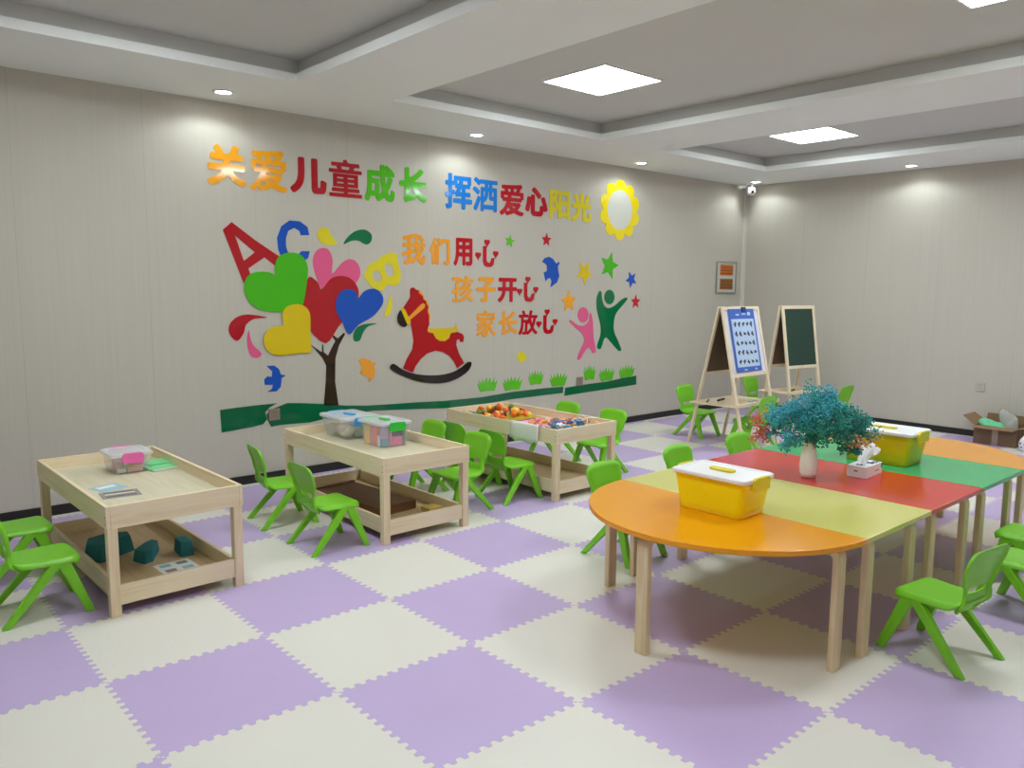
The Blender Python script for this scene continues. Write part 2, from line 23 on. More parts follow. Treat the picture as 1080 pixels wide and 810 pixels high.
MU = {"shapes":{"letter_a":[0,[1528,1860,1464,1804,1600,1441,1661,1468,1638,1545,1758,1625,1835,1569,1873,1634,1695,1743],[1549,1768,1688,1659,1606,1596]],
 "letter_c":[0,[2111,1799,2098,1858,2039,1895,1956,1897,1892,1851,1857,1767,1864,1684,1889,1629,1957,1594,2050,1597,2098,1632,2112,1682,2043,1680,2023,1656,1977,1645,1941,1661,1924,1711,1926,1770,1945,1821,1992,1845,2033,1825,2042,1795]],
 "drop_yellow":[1,[2178,1824,2208,1857,2256,1860,2285,1821,2314,1779,2343,1743,2283,1736,2225,1737,2183,1777]],
 "leaf_green":[1,[2393,1744,2444,1812,2517,1856,2589,1863,2642,1830,2639,1779,2604,1751,2567,1758,2526,1776,2464,1773]],
 "heart_green":[1,[1833,1502,1832,1566,1864,1634,1932,1664,2005,1663,2060,1631,2090,1563,2084,1477,2065,1373,2040,1283,1985,1262,1911,1240,1802,1238,1706,1256,1630,1315,1599,1397,1615,1471,1662,1513,1732,1525,1797,1520]],
 "heart_yellow":[1,[1884,1138,1877,1212,1912,1271,1977,1291,2042,1283,2088,1243,2100,1182,2097,1059,2098,936,2033,930,1920,923,1811,927,1750,969,1729,1038,1754,1096,1808,1133]],
 "heart_pink":[1,[2294,1519,2300,1621,2272,1693,2220,1711,2166,1686,2136,1625,2143,1547,2179,1452,2235,1347,2293,1267,2395,1347,2516,1474,2538,1546,2506,1612,2441,1634,2370,1596]],
 "heart_red":[1,[2201,1400,2170,1452,2104,1495,2074,1425,2042,1296,2055,1200,2098,1094,2227,992,2329,1105,2392,1176,2454,1229,2518,1356,2499,1437,2438,1491,2358,1504,2278,1480]],
 "heart_blue":[1,[2512,1334,2488,1387,2437,1405,2365,1388,2320,1320,2322,1231,2371,1149,2426,1052,2514,1128,2643,1190,2730,1281,2736,1347,2689,1398,2625,1407,2561,1383]],
 "leaf_red":[1,[1480,1112,1499,1169,1559,1212,1644,1221,1769,1197,1669,1190,1608,1150,1589,1093,1544,1038,1503,1062]],
 "drop_pink":[1,[1627,1108,1638,1041,1663,993,1705,954,1713,928,1678,908,1635,927,1614,992,1613,1059]],
 "leaf_small":[1,[2685,1133,2599,1111,2555,1066,2523,1003,2475,1001,2467,1047,2497,1101,2567,1130]],
 "letter_b":[1,[2573,1520,2628,1603,2692,1628,2725,1660,2812,1695,2868,1689,2880,1637,2911,1535,2899,1460,2842,1431,2781,1440,2736,1393,2657,1411,2604,1457],[2641,1521,2695,1555,2733,1489,2677,1459],[2756,1588,2809,1609,2848,1539,2790,1505]],
 "drop_olive":[1,[2810,1356,2830,1281,2806,1209,2762,1184,2756,1225,2785,1281]],
 "tree":[0,[2101,989,2183,932,2195,928,2196,985,2206,984,2208,927,2245,898,2287,972,2309,1007,2276,1053,2288,1055,2330,1026,2383,1068,2395,1058,2339,970,2307,872,2301,690,2327,505,2201,517,2221,696,2228,822,2196,883]],
 "bird_blue":[0,[1750,847,1809,847,1844,819,1858,778,1898,768,1864,753,1855,688,1821,656,1749,658,1786,676,1796,706,1733,711,1729,749,1753,771,1788,765,1793,805]],
 "bird_orange":[0,[2510,852,2552,864,2616,842,2637,820,2672,822,2650,793,2662,749,2648,699,2602,669,2601,706,2567,724,2518,742,2542,785]],
 "horse_body":[0,[2999,1396,3006,1416,3034,1421,3062,1402,3086,1398,3090,1373,3125,1350,3132,1321,3156,1313,3164,1286,3181,1262,3174,1221,3188,1186,3188,1151,3192,1115,3173,1074,3194,1042,3226,1039,3252,995,3296,969,3355,967,3400,990,3416,1031,3491,1041,3545,1021,3561,990,3550,948,3515,955,3507,980,3479,969,3476,926,3507,851,3561,768,3484,724,3453,781,3400,838,3333,874,3252,888,3165,868,3100,824,3050,768,3021,717,2924,758,2960,831,3016,910,3030,980,3017,1061,3004,1120,2969,1138,2936,1207,2936,1259,2999,1339]],
 "horse_nose":[1,[2902,1236,2874,1191,2877,1140,2907,1108,2941,1098,2969,1121,2942,1179,2922,1219]],
 "horse_noseband":[0,[2923,1257,2906,1239,2966,1118,2993,1120,3000,1143,2943,1242]],
 "horse_strap":[0,[2981,1178,3103,1280,3124,1292,3148,1277,3138,1251,2997,1157]],
 "horse_saddle":[0,[3173,1074,3195,1080,3461,1075,3469,1121,3484,1074,3495,1053,3461,1042,3416,1037,3393,990,3341,965,3281,976,3245,1007,3223,1043,3173,1051]],
 "horse_rocker":[1,[2802,788,2836,801,2924,746,3021,711,3135,689,3280,679,3415,691,3522,727,3592,770,3632,773,3640,745,3600,692,3491,637,3355,610,3207,615,3063,643,2924,694,2829,741,2800,765]],
 "horse_mane":[1,[3076,1398,3104,1394,3122,1373,3139,1350,3146,1321,3167,1315,3176,1286,3191,1266,3187,1223,3201,1192,3198,1150,3183,1151,3167,1221,3156,1286,3117,1338,3085,1373]],
 "pink_body":[1,[4862,1106,4894,1112,4970,1069,5058,1052,5134,1088,5154,1164,5171,1179,5200,1102,5209,1025,5221,917,5255,792,5210,776,5175,819,5130,829,5076,778,5023,719,4986,729,5021,803,5084,907,5038,985,4949,1040]],
 "green_body":[1,[5292,1399,5320,1384,5329,1330,5365,1253,5436,1225,5529,1252,5622,1306,5698,1333,5723,1314,5648,1251,5555,1173,5522,1095,5526,985,5589,888,5646,790,5605,779,5519,843,5423,918,5377,912,5334,820,5288,814,5275,853,5318,945,5322,1038,5289,1131,5257,1224,5254,1331]],
 "pink_head":[0,[5136,1161,5134,1142,5127,1123,5115,1108,5099,1096,5081,1089,5061,1087,5041,1090,5022,1098,5006,1110,4994,1126,4986,1144,4983,1164,4985,1183,4992,1201,5004,1216,5019,1228,5037,1235,5057,1238,5077,1235,5095,1227,5112,1215,5124,1199,5133,1181]],
 "green_head":[0,[5521,1338,5519,1318,5512,1300,5500,1285,5484,1273,5466,1266,5446,1263,5426,1266,5407,1274,5391,1286,5379,1301,5370,1319,5367,1338,5369,1357,5376,1375,5388,1390,5403,1402,5421,1409,5441,1412,5461,1410,5480,1402,5496,1390,5509,1375,5517,1357]],
 "bird_ultra":[0,[4489,1665,4517,1702,4577,1719,4629,1700,4665,1663,4692,1658,4700,1677,4722,1662,4697,1633,4702,1589,4717,1540,4687,1477,4600,1432,4616,1488,4598,1519,4563,1513,4538,1487,4511,1567,4553,1586,4552,1636,4518,1659]],
 "dot":[0,[4300,781,4296,762,4283,747,4264,737,4241,735,4218,740,4199,751,4186,768,4181,787,4185,806,4198,821,4217,831,4240,834,4262,829,4282,817,4295,801]],
 "band1":[0,[1400,558,1515,563,1649,567,1823,568,1761,540,1730,509,1741,458,1713,424,1644,414,1509,403,1406,398]],
 "band2":[0,[1903,562,2002,553,2189,529,2385,499,2590,480,2767,473,3037,465,3352,450,3749,447,4126,465,4526,468,4797,463,4792,401,4531,401,4127,397,3749,381,3351,387,3065,407,2633,433,2350,425,2075,397,1845,404,1773,398,1745,450,1739,493,1791,530]],
 "band3":[0,[4823,450,5149,463,5435,467,5657,486,5903,499,5907,402,5437,387,5151,381,4812,370]]},
 "chars":{"关":[1373,1641,2102,2375],
 "爱":[1667,1943,2089,2377],
 "儿":[1971,2260,2101,2357],
 "童":[2283,2561,2098,2377],
 "成":[2587,2860,2087,2373],
 "长":[2907,3171,2103,2380],
 "挥":[3359,3647,2085,2377],
 "洒":[3656,3933,2084,2369],
 "爱.":[3961,4247,2068,2348],
 "心":[4268,4549,2081,2343],
 "阳":[4575,4843,2077,2346],
 "光":[4871,5146,2068,2344],
 "我":[2927,3157,1607,1857],
 "们":[3198,3407,1613,1834],
 "用":[3448,3651,1608,1845],
 "心1":[3698,3926,1610,1833],
 "孩":[3429,3660,1297,1527],
 "子":[3699,3919,1296,1518],
 "开":[3945,4174,1294,1513],
 "心2":[4189,4420,1301,1517],
 "家":[3700,3921,985,1222],
 "长.":[3959,4183,998,1214],
 "放":[4199,4436,989,1216],
 "心3":[4436,4679,995,1213]},
 "stars":{"green_s":[4083,1841,0.06,80],
 "red_s":[4542,1874,0.066,88],
 "yellow":[5068,1578,0.125,57],
 "green":[5430,1655,0.145,75],
 "blue":[5779,1520,0.092,45],
 "red":[5859,1287,0.078,90],
 "orange":[4852,1294,0.11,93]},
 "tufts":[[3712,3946,493,623],[4009,4252,480,612],[4327,4525,511,647],[4608,4851,473,609],[5082,5261,502,658],[5307,5550,476,620],[5613,5870,487,625]],
 "sun":[5575,2221]}
OFF_BIG, OFF_SMALL = .009, .004
random.seed(7)
PI = math.pi
SC = bpy.context.scene
COL = SC.collection
XR, YW, HB, HC = 7.858, 2.478, 2.656, 2.80      # right wall, mural wall, beam underside, coffer ceiling
XL, YN = -1.25, -3.45                            # walls behind the viewer

# ------------------------------------------------------------------ materials
def srgb(r, g, b):
    f = lambda c: (c/255/12.92) if c/255 <= .04045 else ((c/255+.055)/1.055)**2.4
    return (f(r), f(g), f(b), 1)

def new_mat(name):
    m = bpy.data.materials.new(name); m.use_nodes = True
    nt = m.node_tree
    return m, nt, nt.nodes['Principled BSDF']

def mat(name, rgb, rough=.5, var=.06, scale=9, spec=.5, metal=0, bump=0, coat=0, sss=0):
    """plain procedural material: a base colour gently varied by noise, optional noise bump"""
    m, nt, b = new_mat(name)
    c = srgb(*rgb)
    tc = nt.nodes.new('ShaderNodeTexCoord')
    no = nt.nodes.new('ShaderNodeTexNoise'); no.inputs['Scale'].default_value = scale; no.inputs['Detail'].default_value = 4
    nt.links.new(tc.outputs['Object'], no.inputs['Vector'])
    mx = nt.nodes.new('ShaderNodeMix'); mx.data_type = 'RGBA'
    mx.inputs['A'].default_value = tuple(v*(1-var) for v in c[:3])+(1,)
    mx.inputs['B'].default_value = tuple(min(1, v*(1+var)) for v in c[:3])+(1,)
    nt.links.new(no.outputs['Fac'], mx.inputs['Factor'])
    nt.links.new(mx.outputs['Result'], b.inputs['Base Color'])
    b.inputs['Roughness'].default_value = rough
    b.inputs['Metallic'].default_value = metal
    b.inputs['Specular IOR Level'].default_value = spec
    b.inputs['Coat Weight'].default_value = coat
    if sss:
        b.inputs['Subsurface Weight'].default_value = sss
        b.inputs['Subsurface Radius'].default_value = (.02, .02, .01)
    if bump:
        bp = nt.nodes.new('ShaderNodeBump'); bp.inputs['Strength'].default_value = bump; bp.inputs['Distance'].default_value = .01
        nt.links.new(no.outputs['Fac'], bp.inputs['Height']); nt.links.new(bp.outputs['Normal'], b.inputs['Normal'])
    return m

def wood(name, rgb, dark, axis='Y', rough=.5):
    m, nt, b = new_mat(name)
    tc = nt.nodes.new('ShaderNodeTexCoord'); mp = nt.nodes.new('ShaderNodeMapping')
    s = {'X': (1.2, 22, 22), 'Y': (22, 1.2, 22), 'Z': (22, 22, 1.2)}[axis]
    mp.inputs['Scale'].default_value = s
    nt.links.new(tc.outputs['Object'], mp.inputs['Vector'])
    no = nt.nodes.new('ShaderNodeTexNoise'); no.inputs['Scale'].default_value = 2.2; no.inputs['Detail'].default_value = 6; no.inputs['Distortion'].default_value = .6
    nt.links.new(mp.outputs['Vector'], no.inputs['Vector'])
    n2 = nt.nodes.new('ShaderNodeTexNoise'); n2.inputs['Scale'].default_value = 3
    nt.links.new(tc.outputs['Object'], n2.inputs['Vector'])
    ad = nt.nodes.new('ShaderNodeMath'); ad.operation = 'MULTIPLY_ADD'; ad.inputs[1].default_value = .35
    nt.links.new(n2.outputs['Fac'], ad.inputs[0]); nt.links.new(no.outputs['Fac'], ad.inputs[2])
    cr = nt.nodes.new('ShaderNodeValToRGB')
    cr.color_ramp.elements[0].position = .40; cr.color_ramp.elements[0].color = srgb(*dark)
    cr.color_ramp.elements[1].position = .72; cr.color_ramp.elements[1].color = srgb(*rgb)
    nt.links.new(ad.outputs[0], cr.inputs['Fac']); nt.links.new(cr.outputs['Color'], b.inputs['Base Color'])
    b.inputs['Roughness'].default_value = rough
    return m

def clear(name, rgb, alpha=.3, rough=.15):
    m, nt, b = new_mat(name)
    b.inputs['Base Color'].default_value = srgb(*rgb)
    b.inputs['Alpha'].default_value = alpha
    b.inputs['Roughness'].default_value = rough
    return m

def emit(name, rgb, strength):
    m, nt, b = new_mat(name)
    b.inputs['Base Color'].default_value = (.8, .8, .8, 1)
    b.inputs['Emission Color'].default_value = srgb(*rgb)
    b.inputs['Emission Strength'].default_value = strength
    return m

def spotted():
    m, nt, b = new_mat('white_with_violet_spots')
    tc = nt.nodes.new('ShaderNodeTexCoord'); vo = nt.nodes.new('ShaderNodeTexVoronoi'); vo.inputs['Scale'].default_value = 28
    nt.links.new(tc.outputs['Object'], vo.inputs['Vector'])
    cr = nt.nodes.new('ShaderNodeValToRGB'); cr.color_ramp.interpolation = 'CONSTANT'
    cr.color_ramp.elements[0].color = srgb(110, 76, 160); cr.color_ramp.elements[1].position = .34; cr.color_ramp.elements[1].color = srgb(236, 232, 240)
    nt.links.new(vo.outputs['Distance'], cr.inputs['Fac']); nt.links.new(cr.outputs['Color'], b.inputs['Base Color'])
    return m

def math_node(nt, op, a, b=None, c=None):
    n = nt.nodes.new('ShaderNodeMath'); n.operation = op
    for i, v in enumerate((a, b, c)):
        if v is None: continue
        if isinstance(v, (int, float)): n.inputs[i].default_value = v
        else: nt.links.new(v, n.inputs[i])
    return n.outputs[0]

def floor_material():
    """60 cm interlocking foam mats, lavender and off-white in a checkerboard with toothed edges"""
    m, nt, b = new_mat('foam_mats')
    tc = nt.nodes.new('ShaderNodeTexCoord'); sp = nt.nodes.new('ShaderNodeSeparateXYZ')
    nt.links.new(tc.outputs['Object'], sp.inputs['Vector'])
    u = math_node(nt, 'DIVIDE', sp.outputs['X'], .6); v = math_node(nt, 'DIVIDE', sp.outputs['Y'], .6)
    def tooth(t):
        fr = math_node(nt, 'FRACT', t)
        w = math_node(nt, 'SINE', math_node(nt, 'MULTIPLY', fr, 2*PI*13))
        w = math_node(nt, 'MULTIPLY', w, 2.4)
        w = math_node(nt, 'MINIMUM', math_node(nt, 'MAXIMUM', w, -1), 1)
        return math_node(nt, 'MULTIPLY', w, .0165)
    uu = math_node(nt, 'ADD', u, tooth(v)); vv = math_node(nt, 'ADD', v, tooth(u))
    fu = math_node(nt, 'FLOOR', uu); fv = math_node(nt, 'FLOOR', vv)
    par = math_node(nt, 'FLOORED_MODULO', math_node(nt, 'ADD', fu, fv), 2)
    no = nt.nodes.new('ShaderNodeTexNoise'); no.inputs['Scale'].default_value = 1.7; no.inputs['Detail'].default_value = 3
    nt.links.new(tc.outputs['Object'], no.inputs['Vector'])
    mx = nt.nodes.new('ShaderNodeMix'); mx.data_type = 'RGBA'
    mx.inputs['A'].default_value = srgb(*C_CREAM); mx.inputs['B'].default_value = srgb(*C_LILAC)
    nt.links.new(par, mx.inputs['Factor'])
    # seam between two mats, a hair darker
    def seam(t):
        d = math_node(nt, 'ABSOLUTE', math_node(nt, 'SUBTRACT', math_node(nt, 'FRACT', math_node(nt, 'ADD', t, .5)), .5))
        return math_node(nt, 'LESS_THAN', d, .0025)
    sm = math_node(nt, 'MAXIMUM', seam(uu), seam(vv))
    sc = math_node(nt, 'SUBTRACT', 1, math_node(nt, 'MULTIPLY', sm, .15))
    sc = math_node(nt, 'MULTIPLY', sc, math_node(nt, 'MULTIPLY_ADD', no.outputs['Fac'], .08, .96))
    hs = nt.nodes.new('ShaderNodeMix'); hs.data_type = 'RGBA'; hs.blend_type = 'MULTIPLY'; hs.inputs['Factor'].default_value = 1
    cc = nt.nodes.new('ShaderNodeCombineColor')
    for i in range(3): nt.links.new(sc, cc.inputs[i])
    nt.links.new(mx.outputs['Result'], hs.inputs['A']); nt.links.new(cc.outputs['Color'], hs.inputs['B'])
    nt.links.new(hs.outputs['Result'], b.inputs['Base Color'])
    n2 = nt.nodes.new('ShaderNodeTexVoronoi'); n2.inputs['Scale'].default_value = 55
    nt.links.new(tc.outputs['Object'], n2.inputs['Vector'])
    bp = nt.nodes.new('ShaderNodeBump'); bp.inputs['Strength'].default_value = .12; bp.inputs['Distance'].default_value = .004
    nt.links.new(n2.outputs['Distance'], bp.inputs['Height']); nt.links.new(bp.outputs['Normal'], b.inputs['Normal'])
    b.inputs['Roughness'].default_value = .42
    b.inputs['Specular IOR Level'].default_value = .4
    return m

def wall_material(name, along):
    """pale wall panels: fine vertical weave and a seam about every 37 cm"""
    m, nt, b = new_mat(name)
    tc = nt.nodes.new('ShaderNodeTexCoord'); sp = nt.nodes.new('ShaderNodeSeparateXYZ')
    nt.links.new(tc.outputs['Object'], sp.inputs['Vector'])
    t = sp.outputs[along]
    mp = nt.nodes.new('ShaderNodeMapping'); mp.inputs['Scale'].default_value = (60, 60, 1.1)
    nt.links.new(tc.outputs['Object'], mp.inputs['Vector'])
    no = nt.nodes.new('ShaderNodeTexNoise'); no.inputs['Scale'].default_value = 1; no.inputs['Detail'].default_value = 5
    nt.links.new(mp.outputs['Vector'], no.inputs['Vector'])
    fr = math_node(nt, 'FRACT', math_node(nt, 'DIVIDE', math_node(nt, 'ADD', t, 20-.05), .367*2))
    sm = math_node(nt, 'LESS_THAN', math_node(nt, 'ABSOLUTE', math_node(nt, 'SUBTRACT', fr, .5)), .0026)
    k = math_node(nt, 'MULTIPLY_ADD', no.outputs['Fac'], .10, .95)
    k = math_node(nt, 'MULTIPLY', k, math_node(nt, 'SUBTRACT', 1, math_node(nt, 'MULTIPLY', sm, .14)))
    cc = nt.nodes.new('ShaderNodeMix'); cc.data_type = 'RGBA'; cc.blend_type = 'MULTIPLY'; cc.inputs['Factor'].default_value = 1
    cc.inputs['A'].default_value = srgb(*C_WALL)
    c2 = nt.nodes.new('ShaderNodeCombineColor')
    for i in range(3): nt.links.new(k, c2.inputs[i])
    nt.links.new(c2.outputs['Color'], cc.inputs['B'])
    nt.links.new(cc.outputs['Result'], b.inputs['Base Color'])
    b.inputs['Roughness'].default_value = .5
    b.inputs['Specular IOR Level'].default_value = .3
    bp = nt.nodes.new('ShaderNodeBump'); bp.inputs['Strength'].default_value = .06; bp.inputs['Distance'].default_value = .004
    nt.links.new(no.outputs['Fac'], bp.inputs['Height']); nt.links.new(bp.outputs['Normal'], b.inputs['Normal'])
    return m

C_WALL = (194, 188, 177); C_CREAM = (226, 222, 213); C_LILAC = (195, 174, 216)
C_BEAM = (238, 240, 238); C_CEIL = (207, 206, 203)
E_PANEL, E_DOWN, W_SPOT = 30.0, 40.0, 6.0
M = {}
M['floor'] = floor_material()
M['wall_x'] = wall_material('wall_panel_along_x', 'X')
M['wall_y'] = wall_material('wall_panel_along_y', 'Y')
M['beam'] = mat('white_plaster', C_BEAM, .8, .02, 3)
M['ceil'] = mat('grey_white_plaster', C_CEIL, .8, .02, 3)
M['black'] = mat('black_skirting', (28, 24, 24), .45, .1)
M['trimw'] = mat('pale_trim', (214, 210, 200), .5, .03)
M['pine'] = wood('pale_pine', (235, 217, 184), (222, 199, 160), 'Y')
M['pine_x'] = wood('pale_pine_cross', (235, 217, 184), (222, 199, 160), 'X')
M['pine_z'] = wood('pale_pine_upright', (232, 212, 178), (216, 192, 152), 'Z')
M['ply'] = wood('plywood_sheet', (214, 206, 178), (203, 193, 163), 'Y')
M['shelfply'] = wood('darker_plywood', (205, 178, 138), (186, 156, 116), 'Y')
M['birch'] = wood('bent_birch', (226, 205, 165), (208, 182, 138), 'Z', .4)
M['green'] = mat('lime_plastic', (122, 200, 34), .38, .04, 5)
M['orange'] = mat('orange_laminate', (233, 154, 12), .16, .02, 3)
M['yellow'] = mat('pale_yellow_laminate', (208, 204, 114), .16, .02, 3)
M['red'] = mat('red_laminate', (202, 46, 38), .16, .02, 3)
M['tgreen'] = mat('green_laminate', (46, 174, 106), .16, .02, 3)
M['binyel'] = mat('yellow_plastic', (255, 228, 14), .25, .05, 6)
M['binoli'] = mat('olive_yellow_plastic', (224, 200, 14), .25, .22, 9)
M['lidw'] = mat('white_plastic', (238, 238, 240), .3, .02, 6)
M['latchy'] = mat('yellow_latch', (226, 206, 30), .35, .04)
M['clear'] = clear('clear_plastic', (235, 240, 240), .15)
M['clearlid'] = clear('frosted_lid', (236, 240, 244), .5, .3)
M['ceramic'] = mat('white_ceramic', (248, 248, 248), .15, .02)
M['card'] = mat('corrugated_card', (122, 96, 74), .8, .08, 14)
M['cardin'] = mat('card_inside', (146, 116, 84), .85, .08, 14)
M['tape'] = mat('packing_tape', (168, 146, 132), .3, .04)
M['white'] = mat('white_paper', (240, 240, 240), .7, .02)
M['metal'] = mat('brushed_metal', (180, 178, 172), .35, .05, 20, metal=.7)
for n, c in dict(s_orange=(246, 166, 22), s_red=(190, 22, 38), s_green=(86, 190, 30), s_blue=(22, 98, 196), s_yellow=(222, 204, 22),
                 s_hgreen=(70, 182, 18), s_hyellow=(220, 190, 14), s_pink=(228, 92, 140), s_dred=(176, 20, 32), s_hblue=(16, 80, 186),
                 s_dgreen=(4, 112, 66), s_band=(0, 98, 62), s_brown=(44, 24, 20), s_black=(34, 20, 16), s_horse=(176, 12, 24),
                 s_lyellow=(224, 208, 40), s_torange=(240, 160, 50), s_cyan=(24, 124, 214), s_sun=(240, 216, 20), s_grass=(94, 190, 34), s_face=(206, 205, 196)).items():
    M[n] = mat('acrylic_'+n[2:], c, .07, .02, 4)

# ------------------------------------------------------------------ mesh helpers
def obj(name, bm, m, parent=None, smooth=False, bevel=0, subd=0, solid=0, loc=None):
    bmesh.ops.recalc_face_normals(bm, faces=bm.faces[:])
    me = bpy.data.meshes.new(name); bm.to_mesh(me); bm.free()
    me.materials.append(M[m] if isinstance(m, str) else m)
    if smooth:
        for p in me.polygons: p.use_smooth = True
    o = bpy.data.objects.new(name, me); COL.objects.link(o)
    if parent: o.parent = parent
    if loc is not None: o.location = loc
    if solid:
        md = o.modifiers.new('thick', 'SOLIDIFY'); md.thickness = abs(solid); md.offset = -1 if solid > 0 else 1
    if bevel:
        md = o.modifiers.new('edge', 'BEVEL'); md.width = bevel; md.segments = 2; md.limit_method = 'ANGLE'
    if subd:
        md = o.modifiers.new('soft', 'SUBSURF'); md.levels = subd; md.render_levels = subd
    return o

def tag(o, label, cat, group=None, kind=None):
    o['label'] = label; o['category'] = cat
    if group: o['group'] = group
    if kind: o['kind'] = kind
    return o

def thing(name, label, cat, loc=(0, 0, 0), rz=0, group=None):
    o = bpy.data.objects.new(name, None); o.empty_display_size = .1; COL.objects.link(o)
    o.location = loc; o.rotation_euler = (0, 0, rz)
    return tag(o, label, cat, group)

def dup(root, loc, rz, label, group=None):
    r = root.copy(); COL.objects.link(r); r.location = loc; r.rotation_euler = (0, 0, rz); r['label'] = label
    if group: r['group'] = group
    for ch in list(root.children):
        c = ch.copy(); COL.objects.link(c); c.parent = r
        for g in list(ch.children):
            d = g.copy(); COL.objects.link(d); d.parent = c
    return r

def struct(name, bm, m, **k):
    o = obj(name, bm, m, **k); o['kind'] = 'structure'; return o

def box(bm, lo, hi):
    x0, y0, z0 = lo; x1, y1, z1 = hi
    v = [bm.verts.new(p) for p in ((x0,y0,z0),(x1,y0,z0),(x1,y1,z0),(x0,y1,z0),(x0,y0,z1),(x1,y0,z1),(x1,y1,z1),(x0,y1,z1))]
    for f in ((0,3,2,1),(4,5,6,7),(0,1,5,4),(1,2,6,5),(2,3,7,6),(3,0,4,7)): bm.faces.new([v[i] for i in f])
    return v

def B(lo, hi):
    bm = bmesh.new(); box(bm, lo, hi); return bm

def bar(bm, p, q, side, wide, thick):
    """rectangular bar from p to q; `side` is the direction of its width"""
    p, q, s = Vector(p), Vector(q), Vector(side).normalized()
    d = (q-p).normalized(); n = d.cross(s).normalized(); s = n.cross(d).normalized()
    vs = []
    for c in (p, q):
        for a, b_ in ((-1,-1),(1,-1),(1,1),(-1,1)): vs.append(bm.verts.new(c+s*a*wide/2+n*b_*thick/2))
    for f in ((3,2,1,0),(4,5,6,7),(0,1,5,4),(1,2,6,5),(2,3,7,6),(3,0,4,7)): bm.faces.new([vs[i] for i in f])

def rrect(hx, hy, r, n=5):
    pts = []
    for cx, cy, a0 in ((hx-r, hy-r, 0), (-hx+r, hy-r, PI/2), (-hx+r, -hy+r, PI), (hx-r, -hy+r, 1.5*PI)):
        for k in range(n+1):
            a = a0+k/n*PI/2; pts.append((cx+r*math.cos(a), cy+r*math.sin(a)))
    return pts

def loft(bm, rings, cap0=True, cap1=True):
    prev = None; first = None
    for ring in rings:
        vs = [bm.verts.new(p) for p in ring]
        if prev:
            n = len(vs)
            for i in range(n): bm.faces.new((prev[i], prev[(i+1) % n], vs[(i+1) % n], vs[i]))
        else: first = vs
        prev = vs
    if cap0: bm.faces.new(first[::-1])
    if cap1: bm.faces.new(prev)

def lathe(prof, n=24):
    bm = bmesh.new()
    loft(bm, [[(r*math.cos(2*PI*k/n), r*math.sin(2*PI*k/n), z) for k in range(n)] for r, z in prof])
    return bm

def tube(bm, pts, r0, r1, n=6):
    rings = []
    for i, p in enumerate(pts):
        p = Vector(p)
        d = (Vector(pts[min(i+1, len(pts)-1)])-Vector(pts[max(i-1, 0)])).normalized()
        a = d.orthogonal().normalized(); b_ = d.cross(a)
        r = r0+(r1-r0)*i/(len(pts)-1)
        rings.append([p+(a*math.cos(2*PI*k/n)+b_*math.sin(2*PI*k/n))*r for k in range(n)])
    loft(bm, rings)

def blob(r, seed, amp=.2, sub=2, sc=(1, 1, 1)):
    rd = random.Random(seed)
    bm = bmesh.new(); bmesh.ops.create_icosphere(bm, subdivisions=sub, radius=r)
    dirs = [(Vector((rd.gauss(0,1), rd.gauss(0,1), rd.gauss(0,1))).normalized(), rd.uniform(-1, 1)) for _ in range(14)]
    for v in bm.verts:
        n = v.co.normalized(); k = sum(max(0, n.dot(d))**6*a for d, a in dirs)
        v.co = Vector((v.co.x*sc[0], v.co.y*sc[1], v.co.z*sc[2]))*(1+amp*k)
    return bm

# ------------------------------------------------------------------ the room
struct('floor', B((XL-.1, YN-.1, -.03), (XR+.1, YW+.1, 0)), 'floor')
struct('wall_left', B((XL-.1, YW, 0), (XR+.1, YW+.1, HC+.05)), 'wall_x')
struct('wall_right', B((XR, YN-.1, 0), (XR+.1, YW, HC+.05)), 'wall_y')
struct('wall_near', B((XL-.1, YN-.1, 0), (XR, YN, HC+.05)), 'wall_x')
struct('wall_back', B((XL-.1, YN, 0), (XL, YW, HC+.05)), 'wall_y')
COFF = [(-.40, 1.62), (2.31, 4.37), (5.17, 6.92)]; CY0, CY1 = -2.60, 1.65
bm = bmesh.new()
def layer(z0, z1, grow):
    xs = [XL]
    for a, b_ in COFF: xs += [a-grow, b_+grow]
    xs.append(XR)
    for i in range(len(xs)-1):
        if i % 2 == 0: box(bm, (xs[i], YN, z0), (xs[i+1], YW, z1))
        else:
            box(bm, (xs[i], YN, z0), (xs[i+1], CY0-grow, z1)); box(bm, (xs[i], CY1+grow, z0), (xs[i+1], YW, z1))
layer(HB, HB+.052, 0)
struct('ceiling', bm, 'beam')
bm = bmesh.new(); layer(HB+.052, HC, .055); box(bm, (XL, YN, HC), (XR, YW, HC+.05))
o = struct('ceiling', bm, 'ceil')
bm = bmesh.new(); box(bm, (XL, YW-.012, 0), (XR-.012, YW, .062)); struct('baseboard_left', bm, 'black')
bm = bmesh.new(); box(bm, (XR-.012, YN, 0), (XR, YW, .062)); struct('baseboard_right', bm, 'black')
bm = bmesh.new(); box(bm, (XR-.035, YW-.006, .062), (XR, YW, HB)); box(bm, (XR-.006, YW-.035, .062), (XR, YW-.006, HB)); struct('trim_1', bm, 'trimw')

